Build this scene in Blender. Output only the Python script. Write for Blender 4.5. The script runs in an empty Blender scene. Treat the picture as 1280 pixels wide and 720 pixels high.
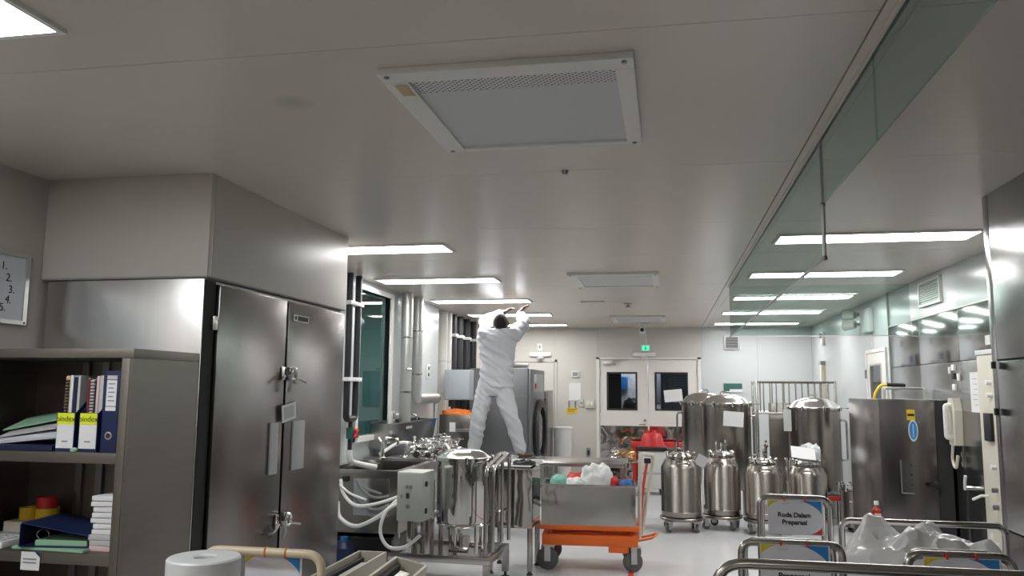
import bpy, bmesh, math, random
from mathutils import Vector, Matrix, noise

PI = math.pi
rnd = random.Random(7)
sc = bpy.context.scene
C = sc.collection

# ------------------------------------------------------------------ camera
CAM_F, CAM_YAW, CAM_PITCH, CAM_ROLL = 1010.0, 0.18821, 0.12351, 0.0083
CAM_POS = Vector((0, 0, 1.55))
fw = Vector((-math.sin(CAM_YAW) * math.cos(CAM_PITCH), math.cos(CAM_YAW) * math.cos(CAM_PITCH), math.sin(CAM_PITCH)))
rt = Vector((math.cos(CAM_YAW), math.sin(CAM_YAW), 0))
up = rt.cross(fw)
r2 = rt * math.cos(CAM_ROLL) + up * math.sin(CAM_ROLL)
u2 = up * math.cos(CAM_ROLL) - rt * math.sin(CAM_ROLL)
cd = bpy.data.cameras.new('camera')
cd.sensor_width = 36.0
cd.lens = 36.0 * CAM_F / 1280.0
cd.clip_start = 0.05
cam = bpy.data.objects.new('camera', cd)
C.objects.link(cam)
m = Matrix((r2, u2, -fw)).transposed().to_4x4()
m.translation = CAM_POS
cam.matrix_world = m
sc.camera = cam

# ------------------------------------------------------------------ world, exposure
w = bpy.data.worlds.new('world')
sc.world = w
w.use_nodes = True
w.node_tree.nodes['Background'].inputs[0].default_value = (0.5, 0.52, 0.55, 1)
w.node_tree.nodes['Background'].inputs[1].default_value = 0.02
vs = sc.view_settings
vs.view_transform = 'Standard'
vs.look = 'None'
vs.exposure = 0.68
vs.gamma = 1.0
vs.use_curve_mapping = False

LAMP = 14.5          # radiance of the ceiling light diffusers
LAMP_NEAR = 16.0
LAMP_CORR = 22.0
LAMP_BEHIND = 16.0

# ------------------------------------------------------------------ materials
M = {}


def mat(name, col, rough=0.5, metal=0.0, var=0.0, vscale=4.0, vstretch=(1, 1, 1), bump=0.0, bscale=60.0,
        bstretch=(1, 1, 1), wave=0.0, wscale=2.0, wstretch=(1, 1, 1), emit=0.0, spec=0.5, alpha_t=0.0, rvar=0.0):
    mt = bpy.data.materials.new(name)
    mt.use_nodes = True
    nt = mt.node_tree
    b = nt.nodes['Principled BSDF']
    b.inputs['Base Color'].default_value = (*col, 1)
    b.inputs['Roughness'].default_value = rough
    b.inputs['Metallic'].default_value = metal
    b.inputs['Specular IOR Level'].default_value = spec
    tc = nt.nodes.new('ShaderNodeTexCoord')

    def nz(scale, stretch, detail=3.0):
        mp = nt.nodes.new('ShaderNodeMapping')
        mp.inputs['Scale'].default_value = stretch
        nt.links.new(tc.outputs['Object'], mp.inputs[0])
        n = nt.nodes.new('ShaderNodeTexNoise')
        n.inputs['Scale'].default_value = scale
        n.inputs['Detail'].default_value = detail
        nt.links.new(mp.outputs[0], n.inputs['Vector'])
        return n
    if var > 0:
        n = nz(vscale, vstretch)
        mx = nt.nodes.new('ShaderNodeMix')
        mx.data_type = 'RGBA'
        mx.inputs['A'].default_value = (*[max(0, c * (1 - var)) for c in col], 1)
        mx.inputs['B'].default_value = (*[min(1, c * (1 + var)) for c in col], 1)
        nt.links.new(n.outputs['Fac'], mx.inputs['Factor'])
        nt.links.new(mx.outputs['Result'], b.inputs['Base Color'])
    if rvar > 0:
        n = nz(vscale * 1.7, vstretch)
        mr = nt.nodes.new('ShaderNodeMapRange')
        mr.inputs['To Min'].default_value = max(0.02, rough - rvar)
        mr.inputs['To Max'].default_value = rough + rvar
        nt.links.new(n.outputs['Fac'], mr.inputs['Value'])
        nt.links.new(mr.outputs[0], b.inputs['Roughness'])
    last = None
    for (st, scl, strch, det) in ((wave, wscale, wstretch, 1.0), (bump, bscale, bstretch, 3.0)):
        if st > 0:
            n = nz(scl, strch, det)
            bp = nt.nodes.new('ShaderNodeBump')
            bp.inputs['Strength'].default_value = 1.0
            bp.inputs['Distance'].default_value = st
            nt.links.new(n.outputs['Fac'], bp.inputs['Height'])
            if last:
                nt.links.new(last.outputs[0], bp.inputs['Normal'])
            last = bp
    if last:
        nt.links.new(last.outputs[0], b.inputs['Normal'])
    if emit > 0:
        b.inputs['Emission Color'].default_value = (*col, 1)
        b.inputs['Emission Strength'].default_value = emit
    if alpha_t > 0:
        b.inputs['Transmission Weight'].default_value = alpha_t
    M[name] = mt
    return mt


def lamp_mat(name, col, strength):
    mt = bpy.data.materials.new(name)
    mt.use_nodes = True
    nt = mt.node_tree
    nt.nodes.clear()
    e = nt.nodes.new('ShaderNodeEmission')
    o = nt.nodes.new('ShaderNodeOutputMaterial')
    e.inputs[0].default_value = (*col, 1)
    e.inputs[1].default_value = strength
    nt.links.new(e.outputs[0], o.inputs[0])
    M[name] = mt


def glass_mat(name, tint, ior=1.5, rough=0.0):
    mt = bpy.data.materials.new(name)
    mt.use_nodes = True
    nt = mt.node_tree
    nt.nodes.clear()
    t = nt.nodes.new('ShaderNodeBsdfTransparent')
    t.inputs[0].default_value = (*tint, 1)
    g = nt.nodes.new('ShaderNodeBsdfGlossy')
    g.inputs['Roughness'].default_value = rough
    f = nt.nodes.new('ShaderNodeFresnel')
    f.inputs[0].default_value = ior
    mx = nt.nodes.new('ShaderNodeMixShader')
    o = nt.nodes.new('ShaderNodeOutputMaterial')
    # the pane's far face sees the same outer interface (no total internal reflection in a thin sheet)
    ge = nt.nodes.new('ShaderNodeNewGeometry')
    io = nt.nodes.new('ShaderNodeMix')
    io.data_type = 'FLOAT'
    io.inputs['A'].default_value = ior
    io.inputs['B'].default_value = 1.0 / ior
    nt.links.new(ge.outputs['Backfacing'], io.inputs['Factor'])
    nt.links.new(io.outputs['Result'], f.inputs[0])
    ml = nt.nodes.new('ShaderNodeMath')
    ml.operation = 'MULTIPLY'
    ml.inputs[1].default_value = 0.55
    nt.links.new(f.outputs[0], ml.inputs[0])
    nt.links.new(ml.outputs[0], mx.inputs[0])
    nt.links.new(t.outputs[0], mx.inputs[1])
    nt.links.new(g.outputs[0], mx.inputs[2])
    nt.links.new(mx.outputs[0], o.inputs[0])
    M[name] = mt


mat('ceiling', (0.62, 0.57, 0.51), 0.27, var=0.03, vscale=1.5, wave=0.0004, wscale=3, wstretch=(1.5, 0.4, 1), spec=0.5)
mat('wall_beige', (0.52, 0.49, 0.45), 0.42, var=0.03, vscale=1.2)
mat('wall_white', (0.55, 0.58, 0.59), 0.22, var=0.02, vscale=1.0, wave=0.001, wscale=2)
mat('wall_back', (0.56, 0.545, 0.505), 0.5, var=0.03, vscale=1.0)
mat('joint', (0.30, 0.29, 0.27), 0.7)
mat('floor', (0.58, 0.59, 0.60), 0.30, var=0.02, vscale=1.0)
mat('steel_wall', (0.27, 0.27, 0.275), 0.18, 1.0, var=0.05, vscale=3, vstretch=(1, 1, 12), wave=0.0012, wscale=1.3, bump=0.0002, bscale=40, bstretch=(1, 1, 20))
mat('steel_clad', (0.46, 0.465, 0.47), 0.13, 1.0, var=0.05, vscale=3, vstretch=(1, 1, 12), wave=0.004, wscale=2.2, wstretch=(1, 1, 0.6))
mat('steel_side_lit', (0.62, 0.61, 0.60), 0.27, 1.0, var=0.05, vscale=3, vstretch=(12, 1, 1), wave=0.004, wscale=2.0, wstretch=(0.5, 1, 1.5))  # paler base than the doors puts the light caught by this side into the colour
mat('steel_far', (0.40, 0.405, 0.41), 0.22, 1.0, var=0.05, vscale=3, vstretch=(1, 1, 12), wave=0.001, wscale=1.5)
mat('steel_door', (0.235, 0.22, 0.215), 0.21, 1.0, var=0.06, vscale=3, vstretch=(1, 1, 15), wave=0.008, wscale=1.2, wstretch=(1, 1, 1.6), bump=0.0002, bscale=30, bstretch=(1, 1, 25))
mat('steel_shelf', (0.23, 0.21, 0.19), 0.42, 1.0, var=0.08, vscale=3, vstretch=(1, 1, 10), bump=0.0003, bscale=40, bstretch=(1, 1, 15))
mat('steel_satin', (0.34, 0.315, 0.29), 0.24, 1.0, var=0.08, vscale=3, vstretch=(1, 1, 0.6), bump=0.0002, bscale=30, bstretch=(3, 3, 30))
mat('steel_polished', (0.52, 0.51, 0.49), 0.05, 1.0, wave=0.005, wscale=4)
mat('steel_lid', (0.62, 0.61, 0.59), 0.17, 1.0, wave=0.002, wscale=5)
mat('steel_frame', (0.48, 0.465, 0.445), 0.22, 1.0, var=0.08, vscale=8)
mat('steel_dark', (0.33, 0.33, 0.34), 0.36, 1.0, var=0.06, vscale=3)
mat('chrome', (0.75, 0.74, 0.72), 0.10, 1.0)
mat('brass', (0.62, 0.42, 0.20), 0.25, 1.0)
mat('alu', (0.62, 0.62, 0.60), 0.38, 1.0)
mat('white_metal', (0.74, 0.73, 0.70), 0.35)
mat('white_plastic', (0.75, 0.75, 0.73), 0.4)
mat('beige_plastic', (0.62, 0.59, 0.50), 0.45)
mat('cream_paint', (0.66, 0.55, 0.38), 0.35)
mat('cream_tray', (0.60, 0.56, 0.48), 0.5, var=0.08, vscale=9)
mat('box_grey', (0.50, 0.52, 0.48), 0.45, var=0.03)
mat('panel_grey', (0.40, 0.44, 0.46), 0.45)
mat('black_plastic', (0.02, 0.02, 0.022), 0.4)
mat('black_pipe', (0.022, 0.022, 0.028), 0.45)
mat('rubber', (0.05, 0.05, 0.05), 0.7)
mat('rubber_grey', (0.12, 0.12, 0.12), 0.6)
mat('dark_gap', (0.03, 0.03, 0.03), 0.8)
mat('orange', (0.80, 0.15, 0.02), 0.4, var=0.08, vscale=6)
mat('orange_cloth', (0.90, 0.25, 0.05), 0.9, bump=0.01, bscale=20)
mat('red', (0.62, 0.03, 0.03), 0.4)
mat('red_tape', (0.60, 0.05, 0.03), 0.6)
mat('green_sign', (0.02, 0.35, 0.20), 0.5)
mat('green_dark', (0.03, 0.12, 0.10), 0.6)
mat('teal_cloth', (0.28, 0.58, 0.50), 0.9, bump=0.01, bscale=25)
mat('white_cloth', (0.78, 0.78, 0.78), 0.9, bump=0.008, bscale=25)
mat('blue_cloth', (0.06, 0.16, 0.42), 0.8, bump=0.006, bscale=25)
mat('navy', (0.008, 0.013, 0.05), 0.45, var=0.1)
mat('navy2', (0.010, 0.020, 0.08), 0.4, var=0.1)
mat('blue', (0.03, 0.20, 0.50), 0.5)
mat('sign_blue', (0.03, 0.25, 0.62), 0.5)
mat('sign_yellow', (0.75, 0.62, 0.05), 0.5)
mat('sign_red', (0.70, 0.08, 0.08), 0.5)
mat('sign_white', (0.62, 0.63, 0.70), 0.45)
mat('sign_white2', (0.80, 0.80, 0.86), 0.45)
mat('maroon', (0.16, 0.02, 0.025), 0.5)
mat('ink', (0.02, 0.02, 0.025), 0.7)
mat('ink_grey', (0.25, 0.25, 0.27), 0.7)
mat('paper', (0.74, 0.74, 0.75), 0.8)
mat('paper_blue', (0.66, 0.68, 0.74), 0.7)
mat('paper_grey', (0.50, 0.50, 0.50), 0.8)
mat('paper_pink', (0.70, 0.50, 0.50), 0.8)
mat('paper_green', (0.30, 0.52, 0.36), 0.6)
mat('yellow_label', (0.72, 0.80, 0.02), 0.5)
mat('yellow', (0.80, 0.55, 0.03), 0.4)
mat('tan', (0.62, 0.42, 0.18), 0.6)
mat('board', (0.62, 0.65, 0.70), 0.25)
mat('skin', (0.09, 0.042, 0.028), 0.55, var=0.08, vscale=20)
mat('hair', (0.012, 0.010, 0.010), 0.8, bump=0.003, bscale=150)
mat('eye_white', (0.7, 0.68, 0.65), 0.3)
mat('uniform', (0.60, 0.615, 0.655), 0.85, var=0.03, vscale=6, bump=0.006, bscale=18)
mat('amber', (0.35, 0.03, 0.015), 0.2)
mat('film_roll', (0.70, 0.71, 0.72), 0.35, var=0.03, vscale=30, vstretch=(0.2, 0.2, 3))
mat('hose', (0.76, 0.76, 0.74), 0.45)
mat('washer_body', (0.20, 0.205, 0.215), 0.38, 0.6, var=0.05)
mat('washer_glass', (0.01, 0.01, 0.012), 0.12)
mat('teal_room', (0.16, 0.26, 0.25), 0.7)
mat('corridor', (0.45, 0.47, 0.50), 0.6)
mat('corridor_grey', (0.20, 0.22, 0.24), 0.7)  # darker grey of the corridor sides, screen, stand and locker
mat('bag_film', (0.92, 0.93, 0.94), 0.25, var=0.02, vscale=8, bump=0.006, bscale=14, spec=0.7)
mat('clear_film', (0.62, 0.64, 0.66), 0.2, bump=0.01, bscale=25, spec=0.7)
mat('stain_tan', (0.55, 0.42, 0.24), 0.6)
glass_mat('glass_curtain', (0.80, 0.88, 0.86), 1.5)
glass_mat('glass_window', (0.55, 0.68, 0.66), 1.6)
glass_mat('glass_door', (0.62, 0.66, 0.70), 1.5)
lamp_mat('lamp', (1.0, 0.99, 0.97), LAMP)
lamp_mat('lamp_near', (0.95, 0.98, 1.0), LAMP_NEAR)
lamp_mat('lamp_corr', (0.95, 0.98, 1.0), LAMP_CORR)
lamp_mat('lamp_behind', (1.0, 0.95, 0.88), LAMP_BEHIND)
lamp_mat('exit_glow', (0.10, 0.9, 0.5), 0.7)


def perforated_mat():
    """white sheet with rows of small round holes (flat pattern of fine holes)"""
    mt = bpy.data.materials.new('perforated')
    mt.use_nodes = True
    nt = mt.node_tree
    b = nt.nodes['Principled BSDF']
    b.inputs['Roughness'].default_value = 0.45
    tc = nt.nodes.new('ShaderNodeTexCoord')
    mp = nt.nodes.new('ShaderNodeMapping')
    mp.inputs['Scale'].default_value = (62, 62, 62)
    mp.inputs['Rotation'].default_value = (0, 0, PI / 4)
    nt.links.new(tc.outputs['Object'], mp.inputs[0])
    fr = nt.nodes.new('ShaderNodeVectorMath')
    fr.operation = 'FRACTION'
    nt.links.new(mp.outputs[0], fr.inputs[0])
    sb = nt.nodes.new('ShaderNodeVectorMath')
    sb.operation = 'SUBTRACT'
    sb.inputs[1].default_value = (0.5, 0.5, 0)
    nt.links.new(fr.outputs[0], sb.inputs[0])
    ml = nt.nodes.new('ShaderNodeVectorMath')
    ml.operation = 'MULTIPLY'
    ml.inputs[1].default_value = (1, 1, 0)
    nt.links.new(sb.outputs[0], ml.inputs[0])
    ln = nt.nodes.new('ShaderNodeVectorMath')
    ln.operation = 'LENGTH'
    nt.links.new(ml.outputs[0], ln.inputs[0])
    lt = nt.nodes.new('ShaderNodeMath')
    lt.operation = 'LESS_THAN'
    lt.inputs[1].default_value = 0.27
    nt.links.new(ln.outputs['Value'], lt.inputs[0])
    mx = nt.nodes.new('ShaderNodeMix')
    mx.data_type = 'RGBA'
    mx.inputs['A'].default_value = (0.66, 0.66, 0.66, 1)
    mx.inputs['B'].default_value = (0.05, 0.05, 0.05, 1)
    nt.links.new(lt.outputs[0], mx.inputs['Factor'])
    nt.links.new(mx.outputs['Result'], b.inputs['Base Color'])
    M['perforated'] = mt



def ceiling_smudge():
    """a faint round dirt mark on the painted ceiling sheet"""
    nt = M['ceiling'].node_tree
    b = nt.nodes['Principled BSDF']
    src = b.inputs['Base Color'].links[0].from_socket
    ge = nt.nodes.new('ShaderNodeNewGeometry')
    ds = nt.nodes.new('ShaderNodeVectorMath')
    ds.operation = 'DISTANCE'
    ds.inputs[1].default_value = (-1.348, 2.698, 2.6)
    nt.links.new(ge.outputs['Position'], ds.inputs[0])
    mr = nt.nodes.new('ShaderNodeMapRange')
    mr.inputs['From Min'].default_value = 0.02
    mr.inputs['From Max'].default_value = 0.09
    mr.inputs['To Min'].default_value = 0.35
    mr.inputs['To Max'].default_value = 0.0
    nt.links.new(ds.outputs['Value'], mr.inputs['Value'])
    mx = nt.nodes.new('ShaderNodeMix')
    mx.data_type = 'RGBA'
    nt.links.new(mr.outputs[0], mx.inputs['Factor'])
    nt.links.new(src, mx.inputs['A'])
    mx.inputs['B'].default_value = (0.30, 0.28, 0.27, 1)
    nt.links.new(mx.outputs['Result'], b.inputs['Base Color'])


ceiling_smudge()
perforated_mat()
mat('mesh_sheet', (0.60, 0.61, 0.62), 0.5, var=0.12, vscale=300)


# ------------------------------------------------------------------ mesh helpers
class MB:
    def __init__(self):
        self.v = []
        self.f = []

    def raw(self, vs_, fs_):
        o = len(self.v)
        self.v += [tuple(p) for p in vs_]
        self.f += [tuple(i + o for i in f) for f in fs_]
        return self

    def box(self, x0, x1, y0, y1, z0, z1, bev=0.0):
        if bev <= 0:
            vs_ = [(x, y, z) for x in (x0, x1) for y in (y0, y1) for z in (z0, z1)]
            fs_ = [(0, 1, 3, 2), (4, 6, 7, 5), (0, 4, 5, 1), (2, 3, 7, 6), (0, 2, 6, 4), (1, 5, 7, 3)]
            return self.raw(vs_, fs_)
        b = min(bev, abs(x1 - x0) * .45, abs(y1 - y0) * .45, abs(z1 - z0) * .45)
        bm = bmesh.new()
        bmesh.ops.create_cube(bm, size=1)
        for v in bm.verts:
            v.co = Vector(((x0 + x1) / 2 + v.co.x * (x1 - x0), (y0 + y1) / 2 + v.co.y * (y1 - y0), (z0 + z1) / 2 + v.co.z * (z1 - z0)))
        bmesh.ops.bevel(bm, geom=bm.edges[:], offset=b, segments=2, affect='EDGES', profile=0.6)
        bm.verts.index_update()
        self.raw([v.co[:] for v in bm.verts], [[v.index for v in f.verts] for f in bm.faces])
        bm.free()
        return self

    def ring(self, c, ax, r, n, ph=0.0, sx=1.0):
        ax = Vector(ax).normalized()
        t = Vector((0, 0, 1)) if abs(ax.z) < 0.9 else Vector((1, 0, 0))
        a = ax.cross(t).normalized()
        b = ax.cross(a)
        return [tuple(Vector(c) + a * (r * sx * math.cos(ph + 2 * PI * i / n)) + b * (r * math.sin(ph + 2 * PI * i / n))) for i in range(n)]

    def cyl(self, p0, p1, r0, r1=None, n=14):
        r1 = r0 if r1 is None else r1
        ax = Vector(p1) - Vector(p0)
        vs_ = self.ring(p0, ax, r0, n) + self.ring(p1, ax, r1, n)
        fs_ = [(i, (i + 1) % n, n + (i + 1) % n, n + i) for i in range(n)]
        fs_ += [tuple(range(n)), tuple(range(n, 2 * n))]
        return self.raw(vs_, fs_)

    def lathe(self, prof, n=24, c=(0, 0, 0), axis='z'):
        vs_, fs_, rows = [], [], []
        for (r, z) in prof:
            if r < 1e-6:
                rows.append([len(vs_)])
                vs_.append((0, 0, z))
            else:
                rows.append(list(range(len(vs_), len(vs_) + n)))
                vs_ += [(r * math.cos(2 * PI * i / n), r * math.sin(2 * PI * i / n), z) for i in range(n)]
        for a, b in zip(rows[:-1], rows[1:]):
            for i in range(n):
                j = (i + 1) % n
                if len(a) == 1 and len(b) == 1:
                    continue
                if len(a) == 1:
                    fs_.append((a[0], b[i], b[j]))
                elif len(b) == 1:
                    fs_.append((a[i], a[j], b[0]))
                else:
                    fs_.append((a[i], a[j], b[j], b[i]))
        if axis == 'x':
            vs_ = [(z, x, y) for x, y, z in vs_]
        elif axis == 'y':
            vs_ = [(x, z, y) for x, y, z in vs_]
        return self.raw([(x + c[0], y + c[1], z + c[2]) for x, y, z in vs_], fs_)

    def tube(self, pts, r, n=8, closed=False):
        P = [Vector(p) for p in pts]
        k = len(P)
        T = []
        for i in range(k):
            a = P[(i - 1) % k] if (closed or i > 0) else P[i]
            b = P[(i + 1) % k] if (closed or i < k - 1) else P[i]
            T.append((b - a).normalized())
        t0 = T[0]
        nrm = t0.cross(Vector((0, 0, 1)) if abs(t0.z) < 0.9 else Vector((1, 0, 0))).normalized()
        vs_ = []
        for i in range(k):
            if i:
                q = T[i - 1].rotation_difference(T[i])
                nrm = (q @ nrm).normalized()
            bn = T[i].cross(nrm)
            rr = r[i] if isinstance(r, (list, tuple)) else r
            vs_ += [tuple(P[i] + nrm * (rr * math.cos(2 * PI * j / n)) + bn * (rr * math.sin(2 * PI * j / n))) for j in range(n)]
        fs_ = []
        for i in range(k if closed else k - 1):
            a, b = i * n, ((i + 1) % k) * n
            fs_ += [(a + j, a + (j + 1) % n, b + (j + 1) % n, b + j) for j in range(n)]
        if not closed:
            fs_ += [tuple(range(n)), tuple(range((k - 1) * n, k * n))]
        return self.raw(vs_, fs_)

    def ell(self, c, rx, ry, rz, n=14, k=8):
        vs_, fs_ = [(c[0], c[1], c[2] - rz)], []
        for i in range(1, k):
            a = -PI / 2 + PI * i / k
            vs_ += [(c[0] + rx * math.cos(a) * math.cos(2 * PI * j / n), c[1] + ry * math.cos(a) * math.sin(2 * PI * j / n), c[2] + rz * math.sin(a)) for j in range(n)]
        vs_.append((c[0], c[1], c[2] + rz))
        for j in range(n):
            fs_.append((0, 1 + (j + 1) % n, 1 + j))
            e = 1 + (k - 2) * n
            fs_.append((len(vs_) - 1, e + j, e + (j + 1) % n))
        for i in range(k - 2):
            a, b = 1 + i * n, 1 + (i + 1) * n
            fs_ += [(a + j, a + (j + 1) % n, b + (j + 1) % n, b + j) for j in range(n)]
        return self.raw(vs_, fs_)

    def prism(self, poly, lo, hi, plane='xz'):
        """extrude a 2-D polygon; plane xz -> along y, xy -> along z, yz -> along x"""
        n = len(poly)
        mk = {'xz': lambda a, b, t: (a, t, b), 'xy': lambda a, b, t: (a, b, t), 'yz': lambda a, b, t: (t, a, b)}[plane]
        vs_ = [mk(a, b, lo) for a, b in poly] + [mk(a, b, hi) for a, b in poly]
        fs_ = [tuple(range(n)), tuple(range(n, 2 * n))] + [(i, (i + 1) % n, n + (i + 1) % n, n + i) for i in range(n)]
        return self.raw(vs_, fs_)

    def xf(self, mt):
        self.v = [tuple(mt @ Vector(p)) for p in self.v]
        return self

    def mesh(self, name, material, angle=0.6, recalc=True):
        me = bpy.data.meshes.new(name)
        me.from_pydata(self.v, [], self.f)
        if recalc:
            bm = bmesh.new()
            bm.from_mesh(me)
            bmesh.ops.recalc_face_normals(bm, faces=bm.faces[:])
            bm.to_mesh(me)
            bm.free()
        me.materials.append(M[material])
        for p in me.polygons:
            p.use_smooth = True
        me.set_sharp_from_angle(angle=angle)
        return me

    def build(self, name, material, parent=None, angle=0.6, loc=None):
        return link(name, self.mesh(name, material, angle), parent, loc)


def link(name, me, parent=None, loc=None):
    o = bpy.data.objects.new(name, me)
    C.objects.link(o)
    if parent is not None:
        o.parent = parent
    if loc is not None:
        o.location = loc
    return o


def tag(o, label, cat, group=None):
    o['label'] = label
    o['category'] = cat
    if group:
        o['group'] = group
    return o


def thing(name, label, cat, loc=(0, 0, 0), rz=0.0, group=None):
    o = bpy.data.objects.new(name, None)
    C.objects.link(o)
    o.location = loc
    o.rotation_euler = (0, 0, rz)
    o.empty_display_size = 0.1
    return tag(o, label, cat, group)


def struct(o):
    o['kind'] = 'structure'
    return o


def sroot(name, loc=(0, 0, 0)):
    o = bpy.data.objects.new(name, None)
    C.objects.link(o)
    o.location = loc
    o['kind'] = 'structure'
    return o


def box(name, material, parent, a, bev=0.0, angle=0.6):
    return MB().box(*a, bev=bev).build(name, material, parent, angle)


def fillet(pts, rad, k=5, closed=False):
    P = [Vector(p) for p in pts]
    out = []
    n = len(P)
    for i in range(n):
        if not closed and i in (0, n - 1):
            out.append(P[i])
            continue
        a, b, c = P[(i - 1) % n], P[i], P[(i + 1) % n]
        d0, d1 = (a - b), (c - b)
        ang = d0.angle(d1)
        if ang > PI - 0.05:
            out.append(b)
            continue
        t = min(rad / math.tan(ang / 2), d0.length * .48, d1.length * .48)
        s, e = b + d0.normalized() * t, b + d1.normalized() * t
        for q in range(k + 1):
            u = q / k
            out.append(s * (1 - u) ** 2 + b * (2 * u * (1 - u)) + e * u * u)
    return out


def spline(pts, k=6):
    P = [Vector(p) for p in pts]
    P = [P[0] * 2 - P[1]] + P + [P[-1] * 2 - P[-2]]
    out = []
    for i in range(1, len(P) - 2):
        for q in range(k):
            t = q / k
            p0, p1, p2, p3 = P[i - 1:i + 3]
            out.append(0.5 * ((2 * p1) + (p2 - p0) * t + (2 * p0 - 5 * p1 + 4 * p2 - p3) * t * t + (3 * p1 - p0 - 3 * p2 + p3) * t ** 3))
    out.append(P[-2])
    return out


def text(s, size, material, parent, loc, facing='-y', name='lettering', depth=0.0006, align='CENTER', shear=0.0, rot=0.0, bold=0.0):
    cu = bpy.data.curves.new('lettering', 'FONT')
    cu.body = s
    cu.size = size
    cu.align_x = align
    cu.align_y = 'CENTER'
    cu.extrude = depth
    cu.offset = bold
    cu.shear = shear
    cu.resolution_u = 3
    to = bpy.data.objects.new('tmp_lettering', cu)
    C.objects.link(to)
    dg = bpy.context.evaluated_depsgraph_get()
    me = bpy.data.meshes.new_from_object(to.evaluated_get(dg))
    bpy.data.objects.remove(to)
    me.name = name
    R = Matrix.Rotation(PI / 2, 4, 'X')
    if facing == '+x':
        R = Matrix.Rotation(PI / 2, 4, 'Z') @ R
    elif facing == '-x':
        R = Matrix.Rotation(-PI / 2, 4, 'Z') @ R
    elif facing == '+z':
        R = Matrix.Identity(4)
    me.transform(Matrix.Translation(loc) @ R @ Matrix.Rotation(rot, 4, 'Z'))
    me.materials.clear()
    me.materials.append(M[material])
    return link(name, me, parent)


def heap(rx, ry, h, seed, amp=0.25, fr=3.0, nu=26, nv=10, peaks=()):
    """crumpled mound sitting on z=0"""
    mb = MB()
    vs_, fs_ = [], []
    for i in range(nv + 1):
        t = i / nv
        for j in range(nu):
            a = 2 * PI * j / nu
            rr = math.sin(min(t * 1.12, 1.0) * PI / 2)
            zz = h * max(0.0, 1 - t ** 2.6)
            x, y = rx * rr * math.cos(a), ry * rr * math.sin(a)
            n1 = noise.noise(Vector((x * fr / rx + seed, y * fr / ry, zz * fr / h)))
            n2 = abs(noise.noise(Vector((x * fr * 2.1 / rx, y * fr * 2.1 / ry + seed, zz * 2 / h))))
            k = 1 + amp * n1 - amp * 0.7 * n2
            pk = 0.0
            for (px, py, ph, pr) in peaks:
                pk += ph * max(0, 1 - math.hypot(x - px, y - py) / pr) ** 1.5
            vs_.append((x * (1 + amp * .5 * n1), y * (1 + amp * .5 * n1), max(0.0, zz * k) + pk * (1 if t < 0.95 else 0)))
    for i in range(nv):
        for j in range(nu):
            a, b = i * nu, (i + 1) * nu
            fs_.append((a + j, a + (j + 1) % nu, b + (j + 1) % nu, b + j))
    fs_.append(tuple(range(nv * nu, nv * nu + nu)))
    return mb.raw(vs_, fs_)


def crumple(mb, a1, f1, a2, f2):
    """facet a mound with creases like crushed film"""
    out = []
    for (x, y, z) in mb.v:
        p = Vector((x, y, z))
        if z < 0.004:
            out.append((x, y, 0.0))
            continue
        d = p - Vector((0, 0, 0.02))
        d.normalize()
        k = 0.0
        for a, f in ((a1, f1), (a2, f2)):
            ds = noise.voronoi(p * f + Vector((3.7, 1.3, 2.1)))[0]
            k += a * (ds[1] - ds[0]) * -1.0 + a * 0.5
        q = p + d * k
        out.append((q.x, q.y, max(q.z, 0.003)))
    mb.v = out
    return mb


# ================================================================== THE ROOM
H = 2.6
XR, XL, XL2, YB, YN = 2.36, -3.13, -2.92, 14.0, -3.0
fl = struct(box('floor', 'floor', None, (XL - 0.3, XR + 0.3, YN - 0.1, YB + 3.2, -0.12, 0)))

# ceiling: backing slab and sandwich panels with open joints
ceil = sroot('ceiling', (0, 0, H))
box('backing', 'joint', ceil, (XL - 0.3, XR + 0.3, YN - 0.1, YB + 3.2, 0.012, 0.12))
seams = [YN, -1.6, -0.1, 1.1, 2.28, 3.80, 5.20, 6.40, 7.18, 8.34, 8.75, 9.9, 11.05, 12.2, 13.3, YB]
for a, b in zip(seams[:-1], seams[1:]):
    for x0, x1 in ((XL, 0.60), (0.69, XR)):
        box('ceiling_panel', 'ceiling', ceil, (x0 + 0.0015, x1 - 0.0015, a + 0.0015, b - 0.0015, 0.0, 0.012))
box('ceiling_rail', 'ceiling', ceil, (0.603, 0.687, YN, YB, -0.004, 0.012))

# left walls
wl = sroot('wall_left')
box('wall_panel', 'wall_beige', wl, (XL - 0.1, XL, YN, 5.32, 0, H))
wl2 = sroot('wall_left_far')
# window opening 7.40-8.32 x 1.08-2.46 in the stepped-forward wall
WY0, WY1, WZ0, WZ1 = 7.40, 8.30, 1.08, 2.50
box('wall_panel', 'wall_white', wl2, (XL2 - 0.1, XL2, 5.34, WY0, 0, H))
box('wall_panel', 'wall_white', wl2, (XL2 - 0.1, XL2, WY1, 10.2, 0, H))
box('wall_panel', 'wall_white', wl2, (XL2 - 0.1, XL2, WY0, WY1, 0, WZ0))
box('wall_panel', 'wall_white', wl2, (XL2 - 0.1, XL2, WY0, WY1, WZ1, H))
wl3 = sroot('wall_left_end')
box('wall_panel', 'wall_beige', wl3, (XL - 0.1, XL, 10.1, YB, 0, H))
box('return_panel', 'wall_white', wl3, (XL - 0.1, XL2, 10.2, 10.22, 0, H))
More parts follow.
